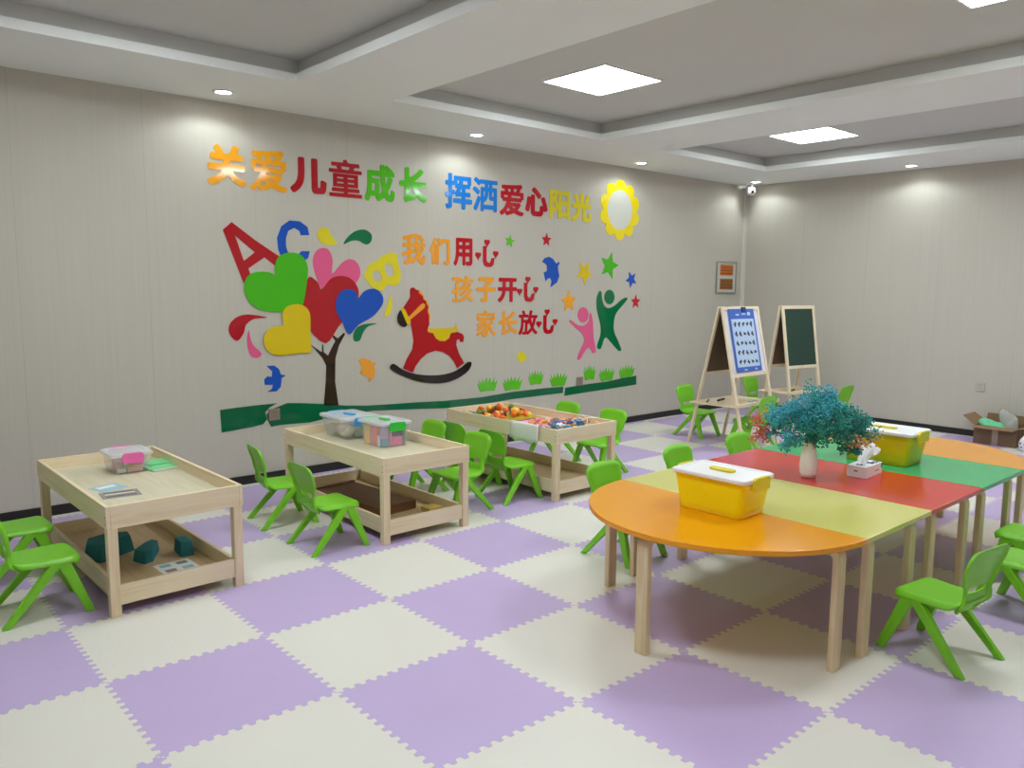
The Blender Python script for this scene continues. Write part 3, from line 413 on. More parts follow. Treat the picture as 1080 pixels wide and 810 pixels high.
# ------------------------------------------------------------------ lights of the room
M['led'] = emit('led_diffuser', (242, 252, 255), E_PANEL)
M['lamp'] = emit('downlight_lens', (250, 255, 245), E_DOWN)
PX = [(.60, .66), (3.36, .73), (6.13, .71), (.60, -1.70), (3.36, -1.70), (6.13, -1.70)]
PLAB = ['square ceiling light panel in the nearest coffer above the left table', 'square glowing ceiling panel in the middle coffer, above the mural side',
        'square glowing ceiling panel in the far coffer by the corner', 'square ceiling light panel in the nearest coffer beside the entrance side',
        'square glowing ceiling panel cut by the top edge, middle coffer', 'square ceiling light panel in the far coffer on the right']
for (x, y), l in zip(PX, PLAB):
    t = thing('ceiling_panel_light', l, 'ceiling light', (x, y, HC), 0, 'square ceiling panels')
    bm = bmesh.new(); h = .285
    for lo, hi in (((-h, -h, -.010), (h, -h+.012, 0)), ((-h, h-.012, -.010), (h, h, 0)), ((-h, -h+.012, -.010), (-h+.012, h-.012, 0)), ((h-.012, -h+.012, -.010), (h, h-.012, 0))): box(bm, lo, hi)
    obj('frame', bm, 'lidw', t)
    obj('diffuser', B((-h+.012, -h+.012, -.006), (h-.012, h-.012, -.001)), 'led', t)
DL = [(1.386, 2.19), (3.464, 2.19), (5.544, 2.19), (7.57, 2.17), (7.566, .443), (7.55, -1.5)]
DLAB = ['round recessed downlight above the big orange characters', 'round recessed downlight above the blue characters', 'round recessed downlight above the yellow sun',
        'round recessed downlight nearest the corner camera', 'round recessed downlight by the right wall', 'round recessed downlight farther along the right wall']
for k, ((x, y), l) in enumerate(zip(DL, DLAB)):
    t = thing('downlight', l, 'ceiling light', (x, y, HB), 0, 'recessed downlights')
    obj('rim', lathe([(.048, -.001), (.050, -.007), (.062, -.007), (.066, 0), (.048, 0)]), 'lidw', t, True)
    obj('lens', lathe([(.0485, -.003), (.0485, -.0005)]), 'lamp', t)
    ld = bpy.data.lights.new('downlight_beam', 'SPOT'); ld.energy = W_SPOT; ld.spot_size = math.radians(150); ld.spot_blend = .35
    ld.shadow_soft_size = .03; ld.color = (.85, .98, 1.0)
    lo_ = bpy.data.objects.new('beam', ld); COL.objects.link(lo_); lo_.parent = t; lo_.location = (0, 0, -.02)

# ------------------------------------------------------------------ wall stickers
def smooth_pts(p, it=3):
    n = len(p); out = []
    for i in range(n):
        a, b_, c, d = p[i-1], p[i], p[(i+1) % n], p[(i+2) % n]
        out.append(b_)
        for k in range(1, it):
            t = k/it
            out.append(tuple(.5*(2*b_[j]+(c[j]-a[j])*t+(2*a[j]-5*b_[j]+4*c[j]-d[j])*t*t+(3*b_[j]-a[j]-3*c[j]+d[j])*t**3) for j in (0, 1)))
    return out

def flat(name, polys, m, depth=.004, base=0, parent=None, off=0, center=None):
    """polygons in wall coordinates (metres along the wall, height) -> a thin acrylic cut-out on the mural wall"""
    xs = [p[0] for q in polys for p in q]; zs = [p[1] for q in polys for p in q]
    cx, cz = center or ((min(xs)+max(xs))/2, (min(zs)+max(zs))/2)
    cu = bpy.data.curves.new(name, 'CURVE'); cu.dimensions = '2D'; cu.fill_mode = 'BOTH'; cu.extrude = depth/2; cu.offset = off
    for q in polys:
        s = cu.splines.new('POLY'); s.points.add(len(q)-1); s.use_cyclic_u = True
        for i, p in enumerate(q): s.points[i].co = (p[0]-cx, p[1]-cz, 0, 1)
    tmp = bpy.data.objects.new('tmp', cu); COL.objects.link(tmp)
    me = bpy.data.meshes.new_from_object(tmp.evaluated_get(bpy.context.evaluated_depsgraph_get()))
    bpy.data.objects.remove(tmp); bpy.data.curves.remove(cu)
    me.name = name; me.materials.clear(); me.materials.append(M[m])
    o = bpy.data.objects.new(name, me); COL.objects.link(o)
    if parent:
        o.parent = parent; o.location = (cx-parent.location.x, -base-depth/2, cz-parent.location.z)
    else: o.location = (cx, YW-base-depth/2, cz)
    o.rotation_euler = (PI/2, 0, 0)
    return o

def shape(n):
    d = MU['shapes'][n]; res = []
    for q in d[1:]:
        p = [(q[i]/1000, q[i+1]/1000) for i in range(0, len(q), 2)]
        res.append(smooth_pts(p) if d[0] else p)
    return res

S_ = [('letter_a', 'letter_sticker', 's_dred', 'large tilted red letter A left of the blue C', 'letter', .003, 0),
      ('letter_c', 'letter_sticker', 's_hblue', 'blue letter C sticking out above the green heart', 'letter', .003, 0),
      ('letter_b', 'letter_sticker', 's_lyellow', 'yellow tilted letter B beside the horse', 'letter', .004, 0),
      ('drop_yellow', 'leaf_sticker', 's_lyellow', 'small yellow drop right of the blue C', 'wall sticker', .004, 0),
      ('leaf_green', 'leaf_sticker', 's_dgreen', 'dark green curled leaf at the top of the tree', 'wall sticker', .004, 0),
      ('heart_pink', 'heart_sticker', 's_pink', 'pink heart half hidden behind the red heart', 'wall sticker', .003, 0),
      ('heart_red', 'heart_sticker', 's_dred', 'big dark red heart in the middle of the tree crown', 'wall sticker', .003, .003),
      ('heart_green', 'heart_sticker', 's_hgreen', 'large bright green heart in the tree crown', 'wall sticker', .003, .006),
      ('heart_yellow', 'heart_sticker', 's_hyellow', 'mustard yellow heart low in the tree crown', 'wall sticker', .003, .009),
      ('heart_blue', 'heart_sticker', 's_hblue', 'blue heart on the right of the tree crown', 'wall sticker', .003, .006),
      ('leaf_red', 'leaf_sticker', 's_dred', 'dark red curved leaf left of the yellow heart', 'wall sticker', .004, 0),
      ('drop_pink', 'leaf_sticker', 's_pink', 'small pink drop below the red leaf', 'wall sticker', .004, 0),
      ('leaf_small', 'leaf_sticker', 's_dgreen', 'small dark green leaf under the blue heart', 'wall sticker', .004, 0),
      ('drop_olive', 'leaf_sticker', 's_lyellow', 'thin yellow drop under the letter B', 'wall sticker', .004, 0),
      ('tree', 'tree_sticker', 's_brown', 'dark brown forked tree trunk under the hearts', 'wall sticker', .003, .0),
      ('bird_blue', 'bird_sticker', 's_hblue', 'blue bird left of the tree trunk', 'wall sticker', .004, 0),
      ('bird_orange', 'bird_sticker', 's_torange', 'orange bird right of the tree trunk', 'wall sticker', .004, 0),
      ('bird_ultra', 'bird_sticker', 's_hblue', 'blue swooping bird under the small red star', 'wall sticker', .004, 0),
      ('dot', 'dot_sticker', 's_lyellow', 'small yellow round dot above the grass tufts', 'wall sticker', .004, 0),
      ('band1', 'ground_strip_sticker', 's_band', 'short dark green ground strip left of the wall socket', 'wall sticker', .003, 0),
      ('band2', 'ground_strip_sticker', 's_band', 'long dark green ground strip running behind the toy tables', 'wall sticker', .003, 0),
      ('band3', 'ground_strip_sticker', 's_band', 'rising dark green end strip under the last grass tufts', 'wall sticker', .003, 0)]
for n, nm, m, l, c, d, b_ in S_:
    tag(flat(nm, shape(n), m, d, b_), l, c, 'cut-out wall stickers of the mural')
hp = shape('horse_body')
t = thing('rocking_horse_sticker', 'red rocking horse cut-out with yellow saddle and black rocker on the wall', 'wall sticker', (4.05-1.0, YW, 1.0), 0, 'cut-out wall stickers of the mural')
xs = [p[0] for p in hp[0]]; t.location = ((min(xs)+max(xs))/2, YW, min(p[1] for p in shape('horse_rocker')[0]))
for n, nm, m, b_ in (('horse_mane', 'mane', 's_torange', .0012), ('horse_body', 'body', 's_horse', .002), ('horse_nose', 'nose', 's_black', .005), ('horse_noseband', 'noseband', 's_hyellow', .008),
                     ('horse_strap', 'bridle', 's_torange', .0055), ('horse_saddle', 'saddle', 's_hyellow', .005), ('horse_rocker', 'rocker', 's_black', .005)):
    flat(nm, shape(n), m, .003, b_, t)
for k, m, l in (('pink', 's_pink', 'pink cut-out child with raised arms on the wall'), ('green', 's_dgreen', 'dark green cut-out child with raised arms on the wall')):
    bd, hd = shape(k+'_body'), shape(k+'_head')
    xs = [p[0] for p in bd[0]]
    t = thing('figure_sticker', l, 'wall sticker', ((min(xs)+max(xs))/2, YW, min(p[1] for p in bd[0])), 0, 'cut-out wall stickers of the mural')
    flat('body', bd, m, .004, 0, t); flat('head', hd, m, .004, 0, t)
for k, m, l in (('green_s', 's_grass', 'small green star right of the upper small slogan line'), ('red_s', 's_red', 'small red star above the blue bird'), ('yellow', 's_hyellow', 'yellow star left of the big green star'),
                ('green', 's_hgreen', 'biggest star, bright green'), ('blue', 's_hblue', 'blue star right of the big green star'), ('red', 's_red', 'small dark red star right of the green child'), ('orange', 's_orange', 'orange star above the pink child')):
    x, z, R_, rot = MU['stars'][k]
    p = [(x/1000+(R_ if i % 2 == 0 else R_*.45)*math.cos(math.radians(rot+36*i)), z/1000+(R_ if i % 2 == 0 else R_*.45)*math.sin(math.radians(rot+36*i))) for i in range(10)]
    tag(flat('star_sticker', [p], m), l, 'wall sticker', 'cut-out wall stickers of the mural')
GR = [(.16,0),(.08,.22),(0,.62),(.12,.5),(.06,.88),(.2,.55),(.26,.9),(.34,.58),(.45,1),(.52,.6),(.64,.95),(.68,.56),(.86,.92),(.82,.52),(1,.72),(.92,.25),(.84,0),(.5,.05)]
GL = ['grass tuft at the left end of the row above the green strip', 'second grass tuft from the left above the green strip', 'small grass tuft, third from the left, set a little higher', 'grass tuft just left of the small wall socket',
      'grass tuft just right of the small wall socket', 'grass tuft second from the right end of the row', 'grass tuft at the right end of the green strip']
for (a, b_, c, d), l in zip(MU['tufts'], GL):
    tag(flat('grass_tuft_sticker', [[((a+(b_-a)*x)/1000, (c+(d-c)*y)/1000) for x, y in GR]], 's_grass'), l, 'wall sticker', 'cut-out wall stickers of the mural')
# the sun: ring of ten scallops with a pale face
sx, sz = MU['sun'][0]/1000, MU['sun'][1]/1000
t = thing('sun_sticker', 'yellow scalloped sun ring with a pale face', 'wall sticker', (sx, YW, sz-.3), 0, 'cut-out wall stickers of the mural')
ring = []
for i in range(120):
    a = 2*PI*i/120; s = abs(math.cos(5*(a-PI/2)))**.7
    ring.append((sx+(.247+.062*s)*math.cos(a), sz+(.245+.06*s)*math.sin(a)))
inn = [(sx+.192*math.cos(2*PI*i/48), sz+.2*math.sin(2*PI*i/48)) for i in range(48)]
flat('ring', [ring, inn], 's_sun', .004, 0, t)
flat('face', [[(sx+.191*math.cos(2*PI*i/48), sz+.199*math.sin(2*PI*i/48)) for i in range(48)]], 's_face', .002, 0, t)
# characters
HEART = [(.33,.78),(.33,.22),(.38,.06),(.50,-.01),(.72,-.01),(.84,.08),(.88,.34),(.75,.31),(.71,.17),(.64,.13),(.54,.14),(.48,.24),(.48,.78)]
def little_heart(cx, cy, r): return [(cx+r*.062*16*math.sin(a)**3, cy+r*.068*(13*math.cos(a)-5*math.cos(2*a)-2*math.cos(3*a)-math.cos(4*a))) for a in [2*PI*k/18 for k in range(18)]]
ORD = [('关','s_orange','first'),('爱','s_orange','second'),('儿','s_dred','third'),('童','s_dred','fourth'),('成','s_green','fifth'),('长','s_green','sixth'),
       ('挥','s_cyan','seventh'),('洒','s_cyan','eighth'),('爱.','s_red','ninth'),('心','s_red','tenth'),('阳','s_lyellow','eleventh'),('光','s_lyellow','last')]
CN = dict(s_orange='orange', s_dred='dark red', s_green='green', s_cyan='blue', s_red='red', s_lyellow='yellow', s_torange='light orange')
def character(key, m, label, group, off):
    x0, x1, z0, z1 = [v/1000 for v in MU['chars'][key]]
    if key[:1] == '心' and len(key) > 1:
        polys = [HEART] + [little_heart(*h) for h in ((.08, .42, .13), (.52, .93, .13), (.96, .5, .13))]
        polys = [[(x0+(x1-x0)*x, z0+(z1-z0)*z) for x, z in q] for q in polys]; off = .003
    else:
        g = GLYPH['big' if off == OFF_BIG else 'small'][key[0]]
        ax = [c for s in g for c in s[::2]]; ay = [c for s in g for c in s[1::2]]
        l_, r_, b_, t_ = min(ax), max(ax), min(ay), max(ay)
        polys = [[(x0+(x1-x0)*(s[i]-l_)/(r_-l_), z0+(z1-z0)*(s[i+1]-b_)/(t_-b_)) for i in range(0, len(s), 2)] for s in g]; off = 0
    tag(flat('character_sticker', polys, m, .005, 0, None, off), label, 'wall lettering', group)
for k, m, nth in ORD:
    character(k, m, '%s character of the big top slogan, %s, reading %s' % (nth, CN[m], k[0]), 'big slogan characters', OFF_BIG)
ROWS = [('upper', [('我','s_torange'),('们','s_torange'),('用','s_red'),('心1','s_red')]), ('middle', [('孩','s_torange'),('子','s_torange'),('开','s_red'),('心2','s_red')]), ('lowest', [('家','s_torange'),('长.','s_torange'),('放','s_red'),('心3','s_red')])]
for rn, row in ROWS:
    for nth, (k, m) in zip(('first', 'second', 'third', 'last'), row):
        character(k, m, '%s character of the %s small slogan line, %s, reading %s' % (nth, rn, CN[m], k[0]), 'small slogan characters', OFF_SMALL)

# ------------------------------------------------------------------ fittings on the walls
def socket(loc, rz, label, col):
    t = thing('wall_socket', label, 'wall socket', loc, rz, 'wall sockets')
    obj('plate', B((-.043, -.010, -.043), (.043, 0, .043)), col, t, bevel=.003)
    bm = bmesh.new()
    for dx, dz, w, h in ((-.012, -.014, .004, .011), (.012, -.014, .004, .011), (0, .012, .011, .004), (-.012, .022, .004, .006), (.012, .022, .004, .006)): box(bm, (dx-w/2, -.0106, dz-h/2), (dx+w/2, -.0098, dz+h/2))
    obj('slots', bm, 'black', t)
M['sock1'] = mat('grey_brown_socket', (138, 122, 106), .4, .04); M['sock2'] = mat('grey_socket', (186, 180, 168), .4, .04)
socket((1.797, YW-.0005, .487), 0, 'grey-brown wall socket between the two left green strips', 'sock1')
socket((5.024, YW-.0005, .501), 0, 'small grey-brown wall socket among the grass tufts', 'sock1')
socket((XR-.0005, -.238, .497), -PI/2, 'pale grey wall socket above the cardboard box', 'sock2')
# framed notice with two orange pictures
t = thing('wall_notice', 'pale framed notice with two orange-brown pictures near the corner', 'notice board', (7.50, YW, 1.39), 0)
obj('backing', B((-.19, -.012, 0), (.19, 0, .35)), mat('notice_backing', (196, 198, 190), .35, .03), t, bevel=.003)
bm = bmesh.new()
for lo, hi in (((-.2,-.02,-.01),(.2,0,0)),((-.2,-.02,.35),(.2,0,.36)),((-.2,-.02,0),(-.19,0,.35)),((.19,-.02,0),(.2,0,.35))): box(bm, lo, hi)
obj('frame', bm, 'metal', t)
M['pic1'] = mat('orange_picture', (196, 104, 30), .3, .35, 18); M['pic2'] = mat('brown_picture', (150, 92, 30), .3, .35, 18)
for z0, m, st in ((.20, 'pic1', 'b'), (.035, 'pic2', 'a')):
    p = obj('picture', B((-.13, -.015, z0), (.13, -.012, z0+.125)), m, t)
    bm = bmesh.new()
    for k in range(3): box(bm, (-.125, -.0158, z0+.02+k*.035), (.125, -.0150, z0+.028+k*.035))
    obj('picture_band', bm, mat('dark_band_'+st, (86, 46, 18), .3), p)
# security camera in the corner
t = thing('security_camera', 'small white security camera hanging in the ceiling corner', 'security camera', (7.665, 2.285, HB), 0)
obj('base', lathe([(.045, -.018), (.05, -.012), (.05, 0)]), 'lidw', t, True)
bm = bmesh.new(); tube(bm, [(0, 0, -.01), (0, 0, -.05), (-.02, -.02, -.075)], .016, .014, 10); obj('bracket', bm, 'lidw', t, True)
hd = obj('housing', lathe([(.012, -.135), (.036, -.128), (.047, -.105), (.050, -.075), (.046, -.052), (.030, -.040), (.012, -.038)]), 'lidw', t, True)
bm = bmesh.new(); tube(bm, [(-.030, -.036, -.098), (-.037, -.044, -.102)], .019, .018, 14); obj('lens', bm, 'black', hd)
bm = bmesh.new(); tube(bm, [(-.105, .09, -.030), (-.105, .09, -.062)], .030, .026, 14); box(bm, (-.105, .075, -.045), (.01, .105, -.018)); obj('junction_box', bm, 'lidw', t)

# ------------------------------------------------------------------ children's chairs
def seat_bm():
    bm = bmesh.new(); n = 14; g = []
    for i in range(n+1):
        u = -1+2*i/n; row = []
        for j in range(n+1):
            v = -1+2*j/n
            x = .0125+.1375*u
            hw = .128+.018*(u+1)/2
            hw *= 1-.12*abs(u)**7
            x2 = x-(.022*abs(v)**6*(1 if u > 0 else -1))*abs(u)**3
            z = .256-.008*(1-v*v)*(1-u*u)
            if abs(v) > .78: z -= .026*((abs(v)-.78)/.22)**1.8
            if u > .75: z -= .020*((u-.75)/.25)**2
            if u < -.8: z += .010*((-u-.8)/.2)
            row.append(bm.verts.new((x2, v*hw, z)))
        g.append(row)
    for i in range(n):
        for j in range(n): bm.faces.new((g[i][j], g[i+1][j], g[i+1][j+1], g[i][j+1]))
    return bm

def interp(t, tab):
    for (a, va), (b_, vb) in zip(tab, tab[1:]):
        if t <= b_:
            k = (t-a)/(b_-a); k = k*k*(3-2*k); return va+(vb-va)*k
    return tab[-1][1]

def back_bm():
    bm = bmesh.new(); n, h = 16, 24; g = []
    for i in range(h+1):
        t = i/h; row = []
        hw = interp(t, [(0, .07), (.14, .112), (.34, .100), (.52, .128), (.80, .143), (.93, .136), (1, .112)])
        x0 = interp(t, [(0, -.075), (.2, -.112), (.5, -.126), (1, -.158)])
        z = .200+.288*t
        for j in range(n+1):
            u = -1+2*j/n
            x = x0+.012*(u*u)*(1 if t > .3 else .4)
            e = max(0, (abs(u)-.86)/.14); f = max(0, (t-.94)/.06)
            x -= .022*max(e, f)
            zz = z-.012*abs(u)**4*(t > .9)
            row.append(bm.verts.new((x, u*hw, zz)))
        g.append(row)
    for i in range(h):
        for j in range(n):
            if i in (8, 9) and 3 <= j <= n-4: continue      # the grip slot between back panel and seat
            bm.faces.new((g[i][j], g[i+1][j], g[i+1][j+1], g[i][j+1]))
    return bm

def leg_bm(fx, sy):
    bm = bmesh.new()
    rings = []
    for k in range(5):
        t = k/4
        z = .232*(1-t); top = .070 if fx > 0 else .045
        cx = top+(fx*.160-top)*t; cy = sy*(.118+.030*t)
        a = .027-.010*t; b_ = .016-.004*t
        rings.append([(cx-a, cy-b_, z), (cx+a, cy-b_, z), (cx+a, cy+b_, z), (cx-a, cy+b_, z)])
    loft(bm, rings)
    return bm

def chair(loc, rz, label):
    t = thing('kids_chair', label, 'chair', loc, rz, 'lime green plastic kids chairs')
    obj('seat', seat_bm(), 'green', t, True, solid=.012, subd=1)
    obj('backrest', back_bm(), 'green', t, True, solid=.009, subd=1)
    for fx in (1, -1):
        for sy in (1, -1): obj('leg', leg_bm(fx, sy), 'green', t, bevel=.005)
    return t
CH = [(-.03, .89, 0, 'lime chair cut by the left edge, nearer the viewer at the left wooden table'),
      (-.02, 1.44, 0, 'lime chair cut by the left edge, farther back at the left wooden table'),
      (1.365, .885, 0, 'front lime chair on the left side of the middle wooden table'),
      (1.375, 1.47, -8, 'rear lime chair on the left side of the middle wooden table'),
      (2.42, 1.56, 180, 'lime chair behind the middle wooden table, its back seen over the rim'),
      (2.36, .99, 180, 'lime chair tucked under the right side of the middle wooden table'),
      (2.80, 1.42, 0, 'lime chair seen from behind at the left side of the far toy table, rear one'),
      (2.80, 1.00, 0, 'lime chair seen from behind at the left side of the far toy table, front one'),
      (3.84, 1.62, 180, 'lime chair behind the far toy table with only its top showing'),
      (3.83, 1.11, 180, 'lime chair at the right front corner of the far toy table'),
      (2.50, -.29, -90, 'lime chair behind the orange half-round end of the colourful table'),
      (3.20, -.26, -90, 'lime chair back peeking up just left of the front yellow bin lid'),
      (3.85, -.26, -90, 'lime chair back peeking over the far table edge left of the flower vase'),
      (2.57, -1.868, 82, 'lime chair on the near side of the yellow table at the lower right'),
      (3.28, -1.96, 84, 'lime chair half hidden behind the lower right chair'),
      (3.74, -1.85, 90, 'lime chair cut by the right edge beside the green table'),
      (5.75, 1.57, -90, 'lime chair behind the white-board easel, left'),
      (6.94, 1.58, -90, 'lime chair seen under the white board, near the corner'),
      (5.70, .93, 90, 'lime chair in front of the white-board easel with its back to the flowers'),
      (7.02, .85, 90, 'lime chair in front of the chalkboard easel, above the flowers')]
proto = chair((CH[0][0], CH[0][1], 0), math.radians(CH[0][2]), CH[0][3])
for x, y, a, l in CH[1:]: dup(proto, (x, y, 0), math.radians(a), l)

# ------------------------------------------------------------------ wooden sand-and-toy tables
def sand_table(x, y, label, l=1.22, w=.60):
    t = thing('sand_table', label, 'table', (x, y, 0), .020 if x < 1 else 0, 'pale wooden toy tables')
    a, b_, th, z0, z1 = w/2, l/2, .018, .392, .492
    for s in (-1, 1):
        obj('side_board', B((s*a-(th if s > 0 else 0), -b_, z0), (s*a+(0 if s > 0 else th), b_, z1)), 'pine', t, bevel=.002)
        e = obj('end_board', B((-a+th, s*b_-(th if s > 0 else 0), z0), (a-th, s*b_+(0 if s > 0 else th), z1)), 'pine_x', t, bevel=.002)
        obj('shelf_side_board', B((s*(a-.034)-(th if s > 0 else 0), -b_+.046, .047), (s*(a-.034)+(0 if s > 0 else th), b_-.046, .136)), 'pine', t, bevel=.002)
        obj('shelf_end_board', B((-a+.046, s*(b_-.012)-(th if s > 0 else 0), .047), (a-.046, s*(b_-.012)+(0 if s > 0 else th), .136)), 'pine_x', t, bevel=.002)
    obj('tray_floor', B((-a+th, -b_+th, .424), (a-th, b_-th, .434)), 'ply', t)
    obj('shelf_floor', B((-a+.052, -b_+.030, .060), (a-.052, b_-.030, .070)), 'shelfply', t)
    for sx in (-1, 1):
        for sy in (-1, 1):
            obj('leg', B((sx*(a-.025)-.021, sy*(b_-.025)-.021, 0), (sx*(a-.025)+.021, sy*(b_-.025)+.021, .392)), 'pine_z', t, bevel=.002)
    bm = bmesh.new()                                      # screw heads where the boards meet
    for sy in (-1, 1):
        for z in (.415, .445):
            for dx in (0,): box(bm, (-a-.0008, sy*(b_-.010)-.003, z-.003), (-a+.001, sy*(b_-.010)+.003, z+.003))
            box(bm, (a-.001, sy*(b_-.010)-.003, z-.003), (a+.0008, sy*(b_-.010)+.003, z+.003))
    obj('screws', bm, 'black', t)
    return t
TL, TM, TF = (.458, 1.195), (1.885, 1.265), (3.245, 1.300)
sand_table(*TL, 'nearest pale wooden toy table at the left with teal blocks on its shelf')
sand_table(*TM, 'middle pale wooden toy table carrying two clear storage boxes')
sand_table(*TF, 'farthest pale wooden toy table filled with colourful toys')
ZT = .434; ZS = .070

def lidded_box(name, label, cx, cy, z, rz, hx, hy, h, body, lid, latch, taper=.82, handle=None, group=None, ends='y'):
    t = thing(name, label, 'storage box', (cx, cy, z), rz, group)
    bm = bmesh.new(); r = .022
    rings = []
    for k in range(6):
        s = taper+(1-taper)*k/5
        if k == 0: rings.append([(x*.97, y*.97, 0) for x, y in rrect(hx*s, hy*s, r)])
        rings.append([(x, y, .004+(h-.004)*k/5) for x, y in rrect(hx*s, hy*s, r)])
    rings.append([(x, y, h) for x, y in rrect(hx+.006, hy+.006, r)])
    rings.append([(x, y, h-.010) for x, y in rrect(hx+.006, hy+.006, r)])
    loft(bm, rings[:-1], True, False)
    obj('body', bm, body, t, True, solid=.002)
    bm = bmesh.new()
    loft(bm, [[(x, y, zz) for x, y in rrect(hx+a, hy+a, r)] for a, zz in ((.010, h+.0005), (.012, h+.004), (.012, h+.016), (.006, h+.020), (-.012, h+.021), (-.018, h+.016))])
    obj('lid', bm, lid, t, bevel=.001)
    for s in (-1, 1):
        bm = bmesh.new()
        if ends == 'y': 
            y0 = s*(hy+.013)
            loft(bm, [[(x*.55*hx/.1, y0+(s*.010 if q else -s*.006), zz) for x, zz in ((-.1, h-.034), (.1, h-.034), (.1, h+.012), (.075, h+.022), (-.075, h+.022), (-.1, h+.012))] for q in (0, 1)])
        else:
            x0 = s*(hx+.013)
            loft(bm, [[(x0+(s*.010 if q else -s*.006), y*.45*hy/.1, zz) for y, zz in ((-.1, h-.034), (.1, h-.034), (.1, h+.012), (.075, h+.022), (-.075, h+.022), (-.1, h+.012))] for q in (0, 1)])
        obj('latch', bm, latch, t, bevel=.002)
    if handle:
        bm = bmesh.new(); loft(bm, [[(x, y, zz) for x, y in rrect(.020, hy*.34, .012)] for zz in (h+.0165, h+.026)])
        obj('handle', bm, handle, t, bevel=.002)
    return t
# --- nearest table
lidded_box('toy_box', 'pink-lidded clear toy box with pink toys on the nearest wooden table', TL[0]+.058, TL[1]+.315, ZT, 0, .096, .100, .092, 'clear', 'clearlid', clear('pink_latch', (240, 110, 180), .95), .9, ends='y', group='clear storage boxes')
def block(name, lo, hi, rgb, label, cat='toy block', loc=None, rz=0, rx=0, bev=.003, group=None):
    k = 'blk_%d_%d_%d' % rgb
    if k not in M: M[k] = mat('coloured_plastic_%d_%d_%d' % rgb, rgb, .4, .05)
    cx, cy = (lo[0]+hi[0])/2, (lo[1]+hi[1])/2
    o = obj(name, B((lo[0]-cx, lo[1]-cy, 0), (hi[0]-cx, hi[1]-cy, hi[2]-lo[2])), k, bevel=bev)
    o.location = (cx, cy, lo[2]); o.rotation_euler = (rx, 0, rz)
    return tag(o, label, cat, group)
px, py = TL[0]+.058, TL[1]+.315
block('toy_block', (px-.005, py-.078, ZT+.046), (px+.062, py-.050, ZT+.086), (246, 84, 168), 'bright pink block showing through the front of the pink-lidded box', group='blocks in the pink-lidded box')
block('toy_block', (px-.02, py-.076, ZT+.003), (px+.058, py-.030, ZT+.045), (222, 156, 150), 'pale rose block at the bottom of the pink-lidded box', group='blocks in the pink-lidded box')
block('toy_block', (px-.040, py-.079, ZT+.030), (px-.016, py-.055, ZT+.052), (96, 190, 120), 'small green block in the pink-lidded box', group='blocks in the pink-lidded box')
block('toy_block', (px-.014, py-.0845, ZT+.025), (px+.014, py-.0775, ZT+.045), (206, 190, 92), 'small yellow tile in the pink-lidded box', group='blocks in the pink-lidded box')
block('toy_block', (px-.066, py-.072, ZT+.003), (px-.024, py-.05, ZT+.024), (232, 228, 214), 'small white block in the pink-lidded box', group='blocks in the pink-lidded box')
block('toy_block', (px-.06, py-.02, ZT+.003), (px+.06, py+.06, ZT+.06), (236, 190, 200), 'large pale pink block at the back of the pink-lidded box', group='blocks in the pink-lidded box')
t = thing('green_folder', 'mint green plastic folder lying beside the pink-lidded box', 'folder', (TL[0]+.215, TL[1]+.31, ZT), .12)
M['mint'] = mat('mint_plastic', (126, 218, 150), .4, .05)
obj('cover', B((-.085, -.12, 0), (.085, .12, .012)), 'mint', t, bevel=.004)
obj('pages', B((-.078, -.123, .003), (.078, .10, .009)), 'white', t)
obj('spine_flap', B((-.06, -.02, .012), (.07, .11, .020)), 'mint', t, bevel=.003)
def sheet(name, x, y, z, rz, w, l, m, label, cat, marks=()):
    t = thing(name, label, cat, (x, y, z), rz)
    obj('sheet', B((-w/2, -l/2, 0), (w/2, l/2, .0015)), m, t)
    for i, (mx, my, mw, ml, mm) in enumerate(marks):
        obj('print', B((mx-mw/2, my-ml/2, .0015), (mx+mw/2, my+ml/2, .0020)), mm, t)
    return t
M['bluepap'] = mat('pale_blue_paper', (150, 196, 214), .6, .1); M['greypap'] = mat('grey_paper', (150, 142, 136), .6, .1); M['greydk'] = mat('dark_grey_print', (96, 88, 84), .6)
M['tealdk'] = mat('dark_teal_foam', (28, 116, 128), .7, .15, 20)
sheet('paper_sheet', TL[0]-.125, TL[1]-.03, ZT, .3, .13, .12, 'bluepap', 'pale blue paper sheet in the nearest wooden tray', 'paper', [(0, .02, .09, .04, 'white')])
sheet('picture_card', TL[0]-.115, TL[1]-.19, ZT, -.1, .17, .13, 'greypap', 'dark grey picture card near the front rim of the nearest tray', 'card', [(0, .04, .13, .015, 'greydk'), (0, .01, .13, .012, 'white'), (0, -.035, .13, .02, 'greydk')])
def lump(name, pts, z0, h, m, label, cat, taper=.85):
    cx = sum(p[0] for p in pts)/len(pts); cy = sum(p[1] for p in pts)/len(pts)
    bm = bmesh.new(); q = [(p[0]-cx, p[1]-cy) for p in pts]
    loft(bm, [[(x*s, y*s, z) for x, y in q] for s, z in ((1, 0), (taper, h))])
    o = obj(name, bm, m, bevel=.004); o.location = (cx, cy, z0); return tag(o, label, cat)
lump('foam_block', [(.215, 1.22), (.28, 1.14), (.46, 1.24), (.47, 1.33), (.36, 1.37), (.25, 1.33)], ZS, .085, 'tealdk', 'long dark teal foam block on the shelf of the nearest table', 'foam block')
lump('foam_block', [(.400, 1.07), (.43, .985), (.475, 1.0), (.555, 1.155), (.535, 1.20), (.49, 1.17)], ZS, .06, 'tealdk', 'wedge-shaped dark teal foam piece in the middle of the nearest shelf', 'foam block')
lump('foam_block', [(.60, .98), (.665, .97), (.67, 1.10), (.61, 1.11)], ZS, .075, 'tealdk', 'small dark teal foam block against the right board of the nearest shelf', 'foam block')
